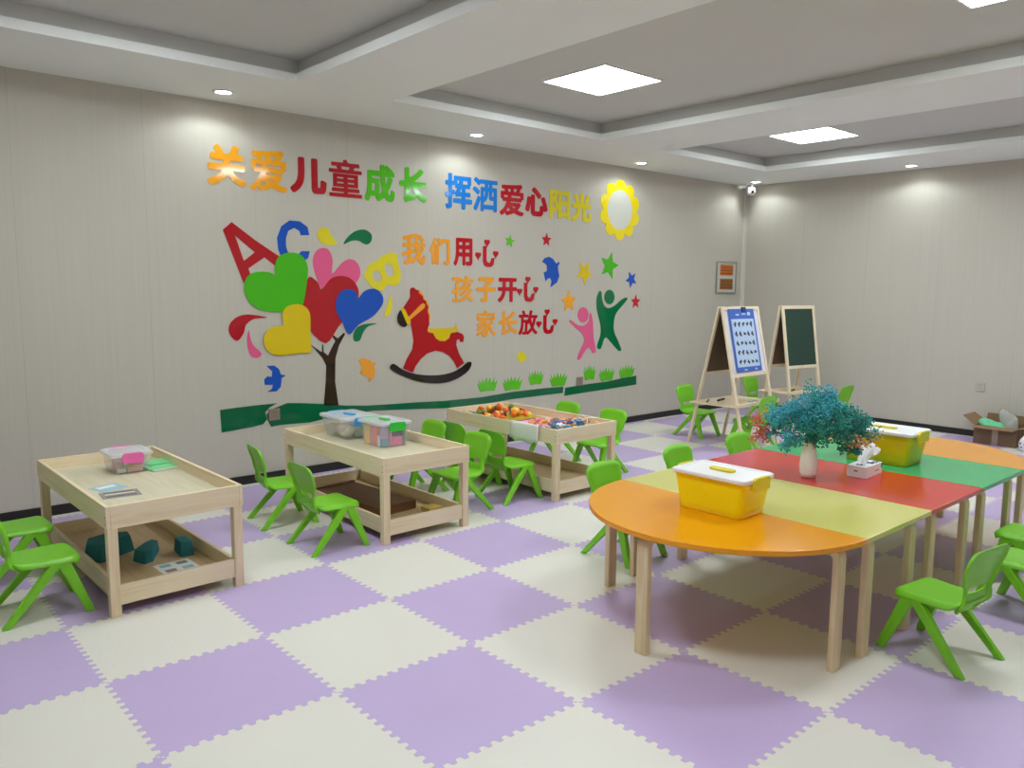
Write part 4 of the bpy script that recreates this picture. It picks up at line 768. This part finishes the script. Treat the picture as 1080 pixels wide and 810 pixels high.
sheet('sticker_card', .54, .86, ZS, .05, .17, .16, 'white', 'white card with blue-grey prints on the nearest shelf', 'card', [(-.04, .04, .05, .04, 'bluepap'), (.04, .04, .05, .04, 'greypap'), (-.04, -.04, .05, .04, 'greypap'), (.04, -.04, .05, .04, 'bluepap')])
# --- middle table
M['latchb'] = mat('blue_latch', (70, 160, 226), .35); M['latchg'] = mat('green_latch', (48, 196, 66), .35)
m1 = (TM[0]+.060, TM[1]+.375); m2 = (TM[0]+.092, TM[1]-.005)
lidded_box('storage_box', 'clear box with frosted lid and blue latches at the back of the middle table', m1[0], m1[1], ZT, 0, .125, .165, .128, 'clear', 'clearlid', 'latchb', .82, 'latchb', 'clear storage boxes')
lidded_box('storage_box', 'clear box full of coloured blocks with green latches on the middle table', m2[0], m2[1], ZT, 0, .105, .135, .138, 'clear', 'clearlid', 'latchg', .85, 'latchg', 'clear storage boxes')
g = 'coloured blocks in the green-latched box'
x, y = m2
for lo, hi, rgb, l in (((-.012,-.112,.003),(.060,-.070,.060),(244,96,172),'hot pink block at the front of the green-latched box'), ((-.012,-.115,.062),(.052,-.070,.112),(66,60,122),'navy block above the hot pink block'),
                       ((.062,-.110,.003),(.086,-.060,.095),(36,116,96),'dark green block at the right front of the box'), ((.054,-.112,.098),(.088,-.070,.128),(240,120,60),'orange block high at the right front of the box'),
                       ((-.030,-.108,.003),(-.014,-.070,.120),(244,130,196),'upright light pink block at the box corner'), ((-.085,-.105,.003),(-.032,-.082,.052),(96,150,166),'grey-blue block at the left front of the box'),
                       ((-.085,-.104,.054),(-.034,-.072,.124),(190,160,214),'lilac block above the grey-blue block'), ((-.086,-.078,.003),(-.062,-.050,.070),(206,226,240),'pale blue block on the left side of the box'),
                       ((-.088,-.048,.003),(-.055,-.010,.125),(240,130,120),'salmon block on the left side of the box'), ((-.088,-.006,.003),(-.058,.030,.122),(226,150,176),'rose block on the left side of the box'),
                       ((-.088,.034,.003),(-.056,.100,.122),(244,200,120),'apricot block at the left rear of the box'), ((-.045,-.045,.003),(.085,.105,.115),(120,110,160),'big violet block in the middle of the box')):
    block('toy_block', (x+lo[0], y+lo[1], ZT+lo[2]), (x+hi[0], y+hi[1], ZT+hi[2]), rgb, l, group=g)
x, y = m1
for k, (dx, dy, dz, r, c, l) in enumerate(((-.055,-.08,.045,.04,(214,206,184),'cream crumpled bag in the blue-latched box, left'), (.03,-.085,.045,.042,(196,206,192),'pale green crumpled bag in the blue-latched box, front'), (-.03,.02,.05,.048,(226,214,206),'off-white crumpled bag in the blue-latched box, middle'),
                          (.05,.03,.05,.046,(190,190,196),'grey crumpled bag in the blue-latched box, right'), (-.01,.10,.045,.04,(220,200,190),'beige crumpled bag in the blue-latched box, rear'), (.0,-.045,.094,.026,(196,210,226),'pale blue crumpled bag on top inside the blue-latched box'))):
    kk = 'bag%d' % k; M[kk] = mat('thin_bag_%d' % k, c, .4, .12, 25)
    o = obj('toy_bag', blob(r, 50+k, .35, 3, (1.1, 1, .95)), kk, smooth=True); o.location = (x+dx, y+dy, ZT+dz); tag(o, l, 'bag', 'bags in the blue-latched box')
# brown board and yellow piece lying on the middle shelf
M['brown'] = wood('brown_board', (128, 86, 56), (104, 66, 42), 'Y', .5)
t = thing('wooden_board', 'brown wooden board lying on the shelf of the middle table', 'board', (TM[0]-.05, TM[1]+.02, ZS), .10)
obj('panel', B((-.15, -.33, 0), (.15, .33, .055)), 'brown', t, bevel=.003)
obj('edge_strip', B((-.15, .30, .055), (.15, .33, .065)), 'brown', t, bevel=.002)
block('toy_block', (TM[0]+.12, TM[1]-.45, ZS), (TM[0]+.22, TM[1]-.36, ZS+.03), (206, 176, 84), 'flat yellow block on the shelf of the middle table')
# --- farthest table: loose toys
def toys(n, x0, x1, y0, y1, kinds, label, group, zmax, size, seed):
    rd = random.Random(seed); base = {}
    for k in range(n):
        kd, rgb, nm = rd.choice(kinds)
        key = (kd, rgb)
        x, y = rd.uniform(x0, x1), rd.uniform(y0, y1); s = size*rd.uniform(.85, 1.2)
        cxm, cym = (x0+x1)/2, (y0+y1)/2
        hgt = max(0, 1-((x-cxm)/((x1-x0)*.55))**2-((y-cym)/((y1-y0)*.55))**2)
        z = ZT+rd.uniform(0, 1)*zmax*hgt
        if key not in base:
            mk = 'toy_%d_%d_%d' % rgb
            if mk not in M: M[mk] = mat('toy_plastic_%d_%d_%d' % rgb, rgb, .35, .05)
            bm = bmesh.new()
            if kd == 'ball': bm.free(); bm = blob(1, hash(rgb) % 97, .12, 2)
            elif kd == 'brick':
                box(bm, (-1, -.6, -.6), (1, .6, .6))
                for sx in (-.5, .5):
                    for q in range(1): loft(bm, [[(sx+.28*math.cos(2*PI*i/10), .28*math.sin(2*PI*i/10), zz) for i in range(10)] for zz in (.55, .85)])
            elif kd == 'gear':
                pts = [( (1 if i % 4 < 2 else .76)*math.cos(2*PI*i/32), (1 if i % 4 < 2 else .76)*math.sin(2*PI*i/32)) for i in range(32)]
                loft(bm, [[(a, b_, zz) for a, b_ in pts] for zz in (-.22, .22)])
            else: bm2 = bm; tube(bm2, [(-2, 0, 0), (0, 0, .12), (2, 0, 0)], .2, .2, 8)
            o = obj('toy_'+kd, bm, mk, smooth=(kd == 'ball')); base[key] = o
        else:
            o = base[key].copy(); COL.objects.link(o)
        o.scale = (s,)*3; o.location = (x, y, z+s*.62 if kd in ('ball', 'brick') else z+s*.3)
        o.rotation_euler = (rd.uniform(-.5, .5), rd.uniform(-.5, .5), rd.uniform(0, 6.28))
        tag(o, label % nm, 'toy', group % nm)
fx, fy = TF
toys(52, fx-.22, fx+.23, fy+.16, fy+.52, [('ball', (238, 120, 34), 'orange'), ('ball', (238, 120, 34), 'orange'), ('ball', (244, 160, 60), 'light orange'), ('brick', (238, 104, 40), 'orange'), ('ball', (240, 200, 70), 'yellow'), ('ball', (90, 140, 40), 'green'), ('brick', (120, 44, 30), 'dark red')],
     'small %s toy piece in the heap at the mural end of the farthest table', '%s toy pieces heaped at the mural end', .07, .022, 3)
toys(9, fx-.26, fx-.12, fy+.42, fy+.58, [('brick', (40, 60, 50), 'dark green'), ('brick', (70, 100, 160), 'blue'), ('ball', (220, 200, 140), 'cream')], '%s toy piece in the left rear corner of the farthest table', '%s toys in the rear corner', .01, .022, 5)
sheet('craft_mat', fx-.015, fy+.21, ZT, .05, .5, .30, mat('olive_mat', (186, 160, 40), .5, .1), 'olive yellow mat under the orange toys on the farthest table', 'mat')
sheet('craft_mat', fx-.02, fy-.06, ZT, .02, .52, .30, mat('pink_mat', (246, 170, 206), .5, .05), 'pink mat in the middle of the farthest table', 'mat')
toys(46, fx-.22, fx+.20, fy-.40, fy-.08, [('ball', (222, 70, 70), 'red'), ('brick', (226, 84, 80), 'red'), ('ball', (240, 150, 170), 'pink'), ('brick', (246, 190, 80), 'yellow'), ('gear', (250, 226, 214), 'white'), ('ball', (170, 60, 60), 'dark red')],
     'small %s toy piece scattered on the pink side of the farthest table', '%s toy pieces by the pink mat', .045, .018, 11)
toys(40, fx-.10, fx+.24, fy-.54, fy-.26, [('gear', (66, 112, 168), 'blue'), ('gear', (70, 130, 180), 'blue'), ('brick', (110, 130, 150), 'grey-blue'), ('gear', (214, 224, 230), 'white')],
     '%s toy gear piece near the viewer end of the farthest table', '%s gear pieces near the viewer', .07, .024, 17)
toys(30, fx+.08, fx+.26, fy-.56, fy-.24, [('stick', (232, 206, 184), 'beige'), ('stick', (240, 224, 210), 'cream'), ('stick', (220, 150, 130), 'salmon'), ('ball', (236, 180, 110), 'amber')],
     '%s toy stick in the right front corner of the farthest table', '%s toy sticks in the right front corner', .075, .019, 23)
# white plastic sheet over the left rim of the farthest table
bm = bmesh.new(); n = 16; prof = [(.05, .455), (.018, .487), (.006, .499), (-.006, .499), (-.013, .487), (-.016, .45), (-.020, .41), (-.018, .372)]
g_ = []
for i in range(n+1):
    yy = -.45+.29*i/n; w = .004*math.sin(i*1.9)+.003*math.sin(i*.8+1)
    g_.append([bm.verts.new((fx-.30+a-(abs(w) if a < 0 else -abs(w)), fy+yy, z+(.010*math.sin(i*.9) if k == 7 else 0)+.001)) for k, (a, z) in enumerate(prof)])
for i in range(n):
    for k in range(7): bm.faces.new((g_[i][k], g_[i+1][k], g_[i+1][k+1], g_[i][k+1]))
tag(obj('plastic_sheet', bm, mat('white_film', (226, 226, 222), .3, .06, 20), smooth=True, solid=.002), 'white plastic sheet hung over the left rim of the farthest table', 'plastic sheet')

# ------------------------------------------------------------------ the long colourful table: five units
TY, TH = -1.105, .498
def bent_leg(x, y, dx, dy, parent, run=.16, wide=.056, th=.028):
    """bent plywood leg: upright, then curving under the top towards (dx,dy)"""
    d = Vector((dx, dy, 0)).normalized(); s = Vector((-d.y, d.x, 0))
    top = TH-.022; path = [(0, 0), (0, top-.042)]
    for k in range(1, 7):
        a = k/6*PI/2; path.append(((.042-th/2)*(1-math.cos(a)), top-.042+(.042-th/2)*math.sin(a)))
    path.append((run, top-th/2))
    rings = []
    for i, (u, z) in enumerate(path):
        a = path[max(i-1, 0)]; b_ = path[min(i+1, len(path)-1)]
        tn = Vector((b_[0]-a[0], b_[1]-a[1])).normalized(); nn = Vector((-tn.y, tn.x))
        ring = []
        for e, f in ((-1, -1), (1, -1), (1, 1), (-1, 1)):
            p = Vector((x, y, 0))+d*(u+nn.x*f*th/2)+s*e*wide/2; p.z = z+nn.y*f*th/2
            ring.append(p)
        rings.append(ring)
    bm = bmesh.new(); loft(bm, rings)
    return obj('leg', bm, 'birch', parent, bevel=.004)
def top_obj(pts, m, parent):
    bm = bmesh.new(); loft(bm, [[(x, y, z) for x, y in pts] for z in (TH-.022, TH)])
    return obj('tabletop', bm, m, parent, bevel=.003)
X0, UW, HL = 2.228, .6015, .605
def rect_unit(i, m, label):
    t = thing('activity_table', label, 'table', (X0+UW*(i+.5), TY, 0), 0, 'colourful table units pushed together')
    h = UW/2-.0012
    top_obj([(-h, -HL), (h, -HL), (h, HL), (-h, HL)], m, t)
    for lx in (-h+.075, h-.135):
        for s in (-1, 1): bent_leg(lx, s*(HL-.030), 0, -s, t)
rect_unit(0, 'yellow', 'pale yellow rectangular table between the orange half-round and the red one')
rect_unit(1, 'red', 'red rectangular table carrying the vase and tissue box')
rect_unit(2, 'tgreen', 'green rectangular table carrying the rear yellow bin')
def half_unit(x, s, label):
    t = thing('activity_table', label, 'table', (x, TY, 0), 0, 'colourful table units pushed together')
    pts = [(s*HL*math.sin(a), HL*math.cos(a)) for a in [k/40*PI for k in range(41)]]
    pts = [(p[0]+s*.0012, p[1]) for p in pts]
    top_obj(pts if s < 0 else pts[::-1], 'orange', t)
    bent_leg(s*.125, -(HL-.045), 0, 1, t); bent_leg(s*.125, HL-.045, 0, -1, t); bent_leg(s*(HL-.035), 0, -s, 0, t)
half_unit(X0, -1, 'orange half-round table end nearest the viewer')
half_unit(X0+3*UW, 1, 'orange half-round table end farthest away, by the cardboard box')
# bins on it
lidded_box('storage_bin', 'front yellow bin with white lid on the orange and yellow tables', 2.150, -1.115, TH+.0005, .02, .108, .168, .150, 'binyel', 'lidw', 'latchy', .88, 'latchy', 'yellow storage bins')
lidded_box('storage_bin', 'rear yellow bin with white lid on the green table behind the tissue box', 3.685, -1.125, TH+.0005, .02, .125, .185, .165, 'binoli', 'lidw', 'latchy', .86, 'latchy', 'yellow storage bins')
# tissue box
t = thing('tissue_box', 'white tissue box with navy flowers and a raised tissue on the red table', 'tissue box', (3.262, -1.215, TH), .06)
obj('carton', B((-.100, -.050, 0), (.100, .050, .058)), 'white', t, bevel=.003)
M['navy'] = mat('navy_print', (52, 56, 128), .6, .2, 40); M['orprint'] = mat('orange_print', (222, 140, 90), .6)
for i, (x, y, r) in enumerate(((-.055, .0, .024), (.03, -.02, .028), (.075, -.028, .020), (.05, .025, .02))):
    pts = [(x+r*(.75+.25*math.cos(5*a))*math.cos(a), y+r*(.75+.25*math.cos(5*a))*math.sin(a)) for a in [2*PI*k/40 for k in range(40)]]
    bm = bmesh.new(); loft(bm, [[(a, max(-.0495, b_), z) for a, b_ in pts] for z in (.0578, .0586)]); obj('flower_print', bm, 'navy', t)
bm = bmesh.new(); box(bm, (.01, -.0506, .022), (.06, -.0498, .029)); obj('print', bm, 'orprint', t)
bm = bmesh.new(); box(bm, (-.1006, -.006, .03), (-.0998, .012, .036)); obj('print', bm, 'navy', t)
bm = bmesh.new(); box(bm, (.086, -.0506, .03), (.1, -.0498, .054)); obj('print', bm, 'navy', t)
bm = bmesh.new(); g_ = []
for i in range(9):
    u = i/8; row = []
    for j in range(9):
        v = j/8-.5
        row.append(bm.verts.new((-.02+.095*u*.9+.012*math.sin(v*9), v*(.03+.075*u)+.008*math.sin(u*7), .055+.105*u*(1-.25*abs(v)*2)+.008*math.sin(v*12+u*4))))
    g_.append(row)
for i in range(8):
    for j in range(8): bm.faces.new((g_[i][j], g_[i+1][j], g_[i+1][j+1], g_[i][j+1]))
obj('tissue', bm, 'white', t, True, solid=.0015)
# vase and dried flowers
VX, VY = 2.985, -1.06
prof = [(.026, 0), (.036, .002), (.041, .025), (.0435, .06), (.041, .095), (.034, .135), (.029, .170), (.030, .192), (.026, .192), (.025, .170), (.030, .135), (.036, .09), (.036, .03), (.02, .008)]
o = obj('vase', lathe(prof, 32), 'ceramic', smooth=True); o.location = (VX, VY, TH); tag(o, 'white ceramic bottle vase on the red table', 'vase')
M['stem'] = mat('dry_stem', (70, 92, 66), .7, .15)
RV = Vector((.7497, -.6618, 0)); FV = Vector((.6618, .7497, 0)); UV = Vector((0, 0, 1))
FL = dict(teal=(72, 172, 190), deep=(46, 138, 132), sea=(54, 160, 148), coral=(214, 112, 100), peach=(214, 170, 120), pale=(150, 178, 196))
for k, c in FL.items(): M['fl_'+k] = mat('dried_blossom_'+k, c, .8, .55, 110)
SPR = [('teal', -.07, .36, .02, .075), ('teal', .0, .385, -.04, .085), ('teal', .05, .41, .06, .07), ('sea', .09, .36, .0, .09), ('deep', .04, .30, -.06, .09),
       ('sea', -.06, .27, -.05, .08), ('deep', .14, .33, .04, .085), ('deep', .19, .28, -.02, .08), ('teal', -.16, .33, .0, .06), ('teal', -.13, .22, -.04, .06),
       ('sea', .12, .24, -.05, .075), ('coral', -.23, .29, .03, .065), ('coral', -.20, .22, .05, .05), ('teal', .10, .43, .02, .045), ('peach', .20, .20, -.10, .06),
       ('sea', .25, .25, .0, .05), ('deep', .0, .235, -.03, .06), ('teal', -.02, .33, .09, .08), ('deep', .19, .145, -.04, .04)]
SL = ['tall teal spray left of centre', 'big teal spray at the front of the crown', 'teal spray at the top right of the crown', 'sea-green spray right of the crown', 'dark teal spray at the heart of the bunch',
      'sea-green spray low on the left', 'dark teal spray on the upper right', 'dark teal spray reaching far right', 'teal spray reaching left', 'low teal spray hanging to the left',
      'sea-green spray low on the right', 'coral pink spray at the far left', 'second, lower coral pink spray at the left', 'topmost thin teal spray', 'peach spray drooping at the right',
      'sea-green spray tip over the rear bin lid', 'dark teal spray just above the vase mouth', 'teal spray at the back of the bunch', 'dark teal sprig drooping in front of the rear bin']
for i, ((c, r, z, d, R_), l) in enumerate(zip(SPR, SL)):
    z = .19+(z-.19)*.80; r *= 1.06
    rd = random.Random(100+i)
    base = Vector((VX+rd.uniform(-.008, .008), VY+rd.uniform(-.008, .008), TH+.03))
    mouth = Vector((VX, VY, TH+.19))+RV*(.018*(r/.25))+FV*(.010*d/.09)
    ctr = Vector((VX, VY, TH))+RV*r+FV*d+UV*z
    t = thing('dried_flower_spray', 'baby\'s breath bunch in the vase: '+l, 'flower', tuple(base), 0, 'dried flower sprays in the vase')
    bm = bmesh.new(); bl = bmesh.new()
    fork = mouth.lerp(ctr, .55)+UV*.01
    tube(bm, [Vector(), mouth-base, fork-base], .0016, .0012, 5)
    nb = 16 if c in ('teal', 'sea', 'deep') else 11
    for b_ in range(nb):
        e = ctr+Vector((rd.gauss(0, 1), rd.gauss(0, 1), rd.gauss(0, .8)))*R_*.52
        tube(bm, [fork-base, fork.lerp(e, .55)+Vector((0, 0, .006))-base, e-base], .0009, .0006, 3)
        for q in range(30 if nb == 16 else 14):
            p = e+Vector((rd.gauss(0, 1), rd.gauss(0, 1), rd.gauss(0, 1)))*R_*.23-base
            s = rd.uniform(.0032, .0062)
            mtx = Matrix.Translation(p) @ Matrix.Rotation(rd.uniform(0, 6), 4, 'X') @ Matrix.Scale(s, 4)
            bmesh.ops.create_icosphere(bl, subdivisions=1, radius=1, matrix=mtx)
    obj('stems', bm, 'stem', t)
    o = obj('blossoms', bl, 'fl_'+c, t); o['kind'] = 'stuff'

# ------------------------------------------------------------------ cardboard box by the right wall
t = thing('cardboard_box', 'open brown cardboard box on the floor by the right wall', 'box', (7.665, -.505, 0), 0)
hx, hy, h = .165, .18, .175
bm = bmesh.new()
for lo, hi in (((-hx,-hy,0),(-hx+.005,hy,h)), ((hx-.005,-hy,0),(hx,hy,h)), ((-hx+.005,-hy,0),(hx-.005,-hy+.005,h)), ((-hx+.005,hy-.005,0),(hx-.005,hy,h)), ((-hx+.005,-hy+.005,0),(hx-.005,hy-.005,.005))): box(bm, lo, hi)
obj('body', bm, 'card', t)
def flap(p, q, out, l):
    bm = bmesh.new(); p, q, o_ = Vector(p), Vector(q), Vector(out).normalized()*l
    i = (q-p).normalized()*.012
    vs = [bm.verts.new(v) for v in (p, q, q+o_-i, p+o_+i)]; bm.faces.new(vs)
    obj('flap', bm, 'cardin', t, solid=.004)
flap((-hx, hy, h), (-hx, -hy, h), (-1, 0, -.12), .10)
flap((hx-.01, hy, h), (hx-.01, -hy, h), (-.08, 0, 1), .085)
flap((-hx, hy, h), (hx, hy, h), (0, 1, .75), .13)
flap((-hx, -hy, h), (hx, -hy, h), (0, -1, .15), .10)
obj('tape', B((-hx-.001, -.028, .002), (-hx, .022, h-.004)), 'tape', t)
M['gbag'] = mat('mint_plastic_bag', (110, 206, 158), .35, .2, 30); M['film'] = clear('clear_film', (220, 228, 222), .38, .12)
o = obj('plastic_bag', blob(.080, 4, .6, 4, (.95, 1.15, .75)), 'gbag', smooth=True); o.location = (7.64, -.43, .165); tag(o, 'mint green plastic bag stuffed in the cardboard box', 'bag')
o = obj('plastic_bag', blob(.080, 9, .7, 4, (.7, .8, 1.3)), 'film', smooth=True); o.location = (7.66, -.60, .20); tag(o, 'clear crumpled plastic bag standing in the cardboard box', 'bag')
t = thing('spotted_bag', 'white bag with violet spots on the floor at the right edge', 'bag', (7.42, -.80, 0), 0)
obj('bag', blob(.075, 21, .2, 3, (1, 1, .95)), spotted(), t, True, loc=(0, 0, .07))
obj('handle', lathe([(.012, .136), (.020, .15), (.012, .17), (.004, .172)], 12), 'white', t, True)

# ------------------------------------------------------------------ easels
def easel(x, y, rz, w, label, board, front_y, rear_y, hz=1.264, tall=.61, face='pine_z'):
    t = thing('easel', label, 'easel', (x, y, 0), rz)
    hw = w/2-.016
    for nm, fy_, s in (('front', front_y, -1), ('rear', rear_y, 1)):
        A = Vector((0, fy_, 0)); Z = Vector((0, s*.012, hz)); d = (Z-A).normalized(); L = (Z-A).length
        X_ = Vector((1, 0, 0)); n = X_.cross(d)*(-s)
        if n.y*s < 0: n = -n
        P = lambda u, v, k=0, A=A, d=d, n=n: A+X_*u+d*v+n*k
        for sx in (-1, 1):
            bm = bmesh.new(); bar(bm, P(sx*hw, 0), P(sx*hw, L), (1, 0, 0), .032, .020); obj('stile', bm, face, t, bevel=.002)
        for v, nm2 in ((L-.016, 'top_rail'), (L-tall-.016, 'bottom_rail')):
            bm = bmesh.new(); bar(bm, P(-hw+.016, v), P(hw-.016, v), d, .032, .018); obj(nm2, bm, face, t, bevel=.002)
        bm = bmesh.new(); bar(bm, P(0, L-tall), P(0, L-.032), (1, 0, 0), 2*hw-.032, .006)
        obj('board', bm, board if s < 0 else 'hardboard', t)
        if s < 0:
            bm = bmesh.new(); bar(bm, P(0, L-tall, -.006), P(0, L-.032, -.006), (1, 0, 0), 2*hw-.032, .004); obj('board_back', bm, 'hardboard', t)
            ret = P, L
    bm = bmesh.new()
    zs = .382; k = 1-zs/hz
    box(bm, (-w/2-.05, front_y*k-.03, zs), (w/2+.05, rear_y*k+.045, zs+.012)); box(bm, (-w/2-.05, front_y*k-.045, zs), (w/2+.05, front_y*k-.03, zs+.032))
    obj('shelf', bm, 'pine_x', t, bevel=.002)
    bm = bmesh.new()
    for sx in (-1, 1): bm_ = box(bm, (sx*hw*.6-.02, -.018, hz-.006), (sx*hw*.6+.02, .018, hz+.004))
    obj('hinge', bm, 'metal', t)
    return t, ret, zs
M['hardboard'] = mat('brown_hardboard', (98, 76, 56), .8, .08); M['wboard'] = mat('white_board', (226, 228, 240), .25, .02); M['gboard'] = mat('green_chalkboard', (34, 64, 52), .6, .12, 4)
M['eas'] = wood('easel_wood', (236, 220, 192), (224, 204, 170), 'Z')
E1, (P1, L1), ZE = easel(5.70, 1.125, 0, .60, 'double-sided wooden easel with a white board and a blue poster', 'wboard', -.295, .295, hz=1.268, face='eas')
E2, (P2, L2), ZE2 = easel(6.90, 1.215, -.16, .50, 'double-sided wooden easel with a dark green chalkboard', 'gboard', -.21, .21, face='eas')
# poster on the white board
M['pblue'] = mat('poster_blue', (66, 106, 196), .4, .05); M['plite'] = mat('poster_pale_blue', (190, 212, 240), .4, .04); M['pdark'] = mat('poster_dark_figures', (60, 64, 90), .5)
t = thing('poster', 'blue poster with five rows of small dark figures clipped to the white board', 'poster', tuple(E1.location+P1(0, L1-.60)), 0)
o0 = P1(0, L1-.60)
def pbar(nm, u, v0, v1, w, k, th, m, par=t):
    bm = bmesh.new(); bar(bm, P1(u, v0, k)-o0, P1(u, v1, k)-o0, (1, 0, 0), w, th); return obj(nm, bm, m, par)
pbar('sheet', -.01, L1-.60, L1-.022, .41, .012, .002, 'pblue')
pbar('panel', -.01, L1-.555, L1-.115, .36, .0135, .001, 'plite')
bg = bmesh.new(); rd = random.Random(2)
for r in range(5):
    for c in range(5):
        u = -.01-.13+.065*c; v = L1-.165-.086*r
        n = 11; k0 = rd.uniform(0, 6)
        pts = [(u+(.019+.009*math.sin(3*a+k0))*math.cos(a), v+(.020+.009*math.sin(2*a+k0))*math.sin(a)) for a in [2*PI*q/n for q in range(n)]]
        bm = bmesh.new(); loft(bm, [[P1(a, b_, k)-o0 for a, b_ in pts] for k in (.0138, .0146)])
        obj('figure', bm, 'pdark', t)
for u, w, v, h_ in ((-.06, .07, L1-.075, .014), (.04, .08, L1-.07, .012), (.125, .06, L1-.068, .03), (-.05, .06, L1-.582, .012), (.12, .05, L1-.58, .014)):
    bar(bg, P1(u-.02, v-h_/2, .0135)-o0, P1(u-.02, v+h_/2, .0135)-o0, (1, 0, 0), w*.8, .001)
obj('caption', bg, 'plite', t)
bm = bmesh.new(); bar(bm, P1(.03, L1-.05, .016)+E1.location, P1(.03, L1-.005, .016)+E1.location, (1, 0, 0), .07, .010)
c_ = bmesh.new(); c_.free()
o = obj('clip', bm, mat('navy_clip', (40, 52, 110), .3), bevel=.003); tag(o, 'dark blue clip holding the poster at the top of the white board', 'clip')
# small things on the easel shelves
def pen(x, y, z, a, l, rgb, label, r=.007):
    key = 'pen_%d_%d_%d' % rgb
    if key not in M: M[key] = mat('pen_%d_%d_%d' % rgb, rgb, .4)
    t = thing('marker_pen', label, 'pen', (x, y, z+r), a, 'marker pens on the easel shelves')
    bm = bmesh.new(); tube(bm, [(-l/2, 0, 0), (l/2*.4, 0, 0)], r, r, 10); obj('barrel', bm, key, t, True)
    bm = bmesh.new(); tube(bm, [(l/2*.4, 0, 0), (l/2, 0, 0)], r*1.12, r*.9, 10); obj('cap', bm, 'black', t, True)
zp = ZE+.012
pen(5.47, 1.26, zp, .5, .14, (40, 90, 60), 'dark green marker on the left of the white-board easel shelf')
pen(5.62, 1.22, zp, .2, .15, (60, 44, 40), 'dark brown marker in the middle of the white-board easel shelf', .009)
sheet('booklet', 5.80, .98, zp, .2, .16, .11, 'white', 'open booklet with dark prints on the front of the white-board easel shelf', 'booklet', [(-.04, .02, .06, .05, 'pdark'), (.04, .0, .06, .06, 'pdark'), (0, -.04, .1, .015, 'latchy')])
pen(6.80, 1.16, zp, .25, .16, (30, 30, 30), 'black marker on the chalkboard easel shelf', .009)

# ------------------------------------------------------------------ camera, world, view
F_, PIT, YAW, ROL = 836.4085, -.12119367, .84807138, .00836665
f = Vector((math.cos(PIT)*math.cos(YAW), math.cos(PIT)*math.sin(YAW), math.sin(PIT)))
r = Vector((math.sin(YAW), -math.cos(YAW), 0)); u = r.cross(f)
r2 = r*math.cos(ROL)+u*math.sin(ROL); u2 = -r*math.sin(ROL)+u*math.cos(ROL)
cam = bpy.data.cameras.new('camera'); cam.sensor_width = 36; cam.lens = F_/1080*36; cam.clip_start = .05
co = bpy.data.objects.new('camera', cam); COL.objects.link(co)
mw = Matrix((r2, u2, -f)).transposed().to_4x4(); mw.translation = (-.69870, -2.99234, 1.42726); co.matrix_world = mw
SC.camera = co
w = bpy.data.worlds.new('world'); SC.world = w; w.use_nodes = True
w.node_tree.nodes['Background'].inputs[0].default_value = (.8, .85, .9, 1); w.node_tree.nodes['Background'].inputs[1].default_value = .3
SC.view_settings.view_transform = 'Standard'; SC.view_settings.look = 'None'; SC.view_settings.gamma = 1; SC.view_settings.use_curve_mapping = False
SC.view_settings.exposure = 0.0
SC.cycles.max_bounces = 8; SC.cycles.diffuse_bounces = 5
SC.cycles.use_denoising = True
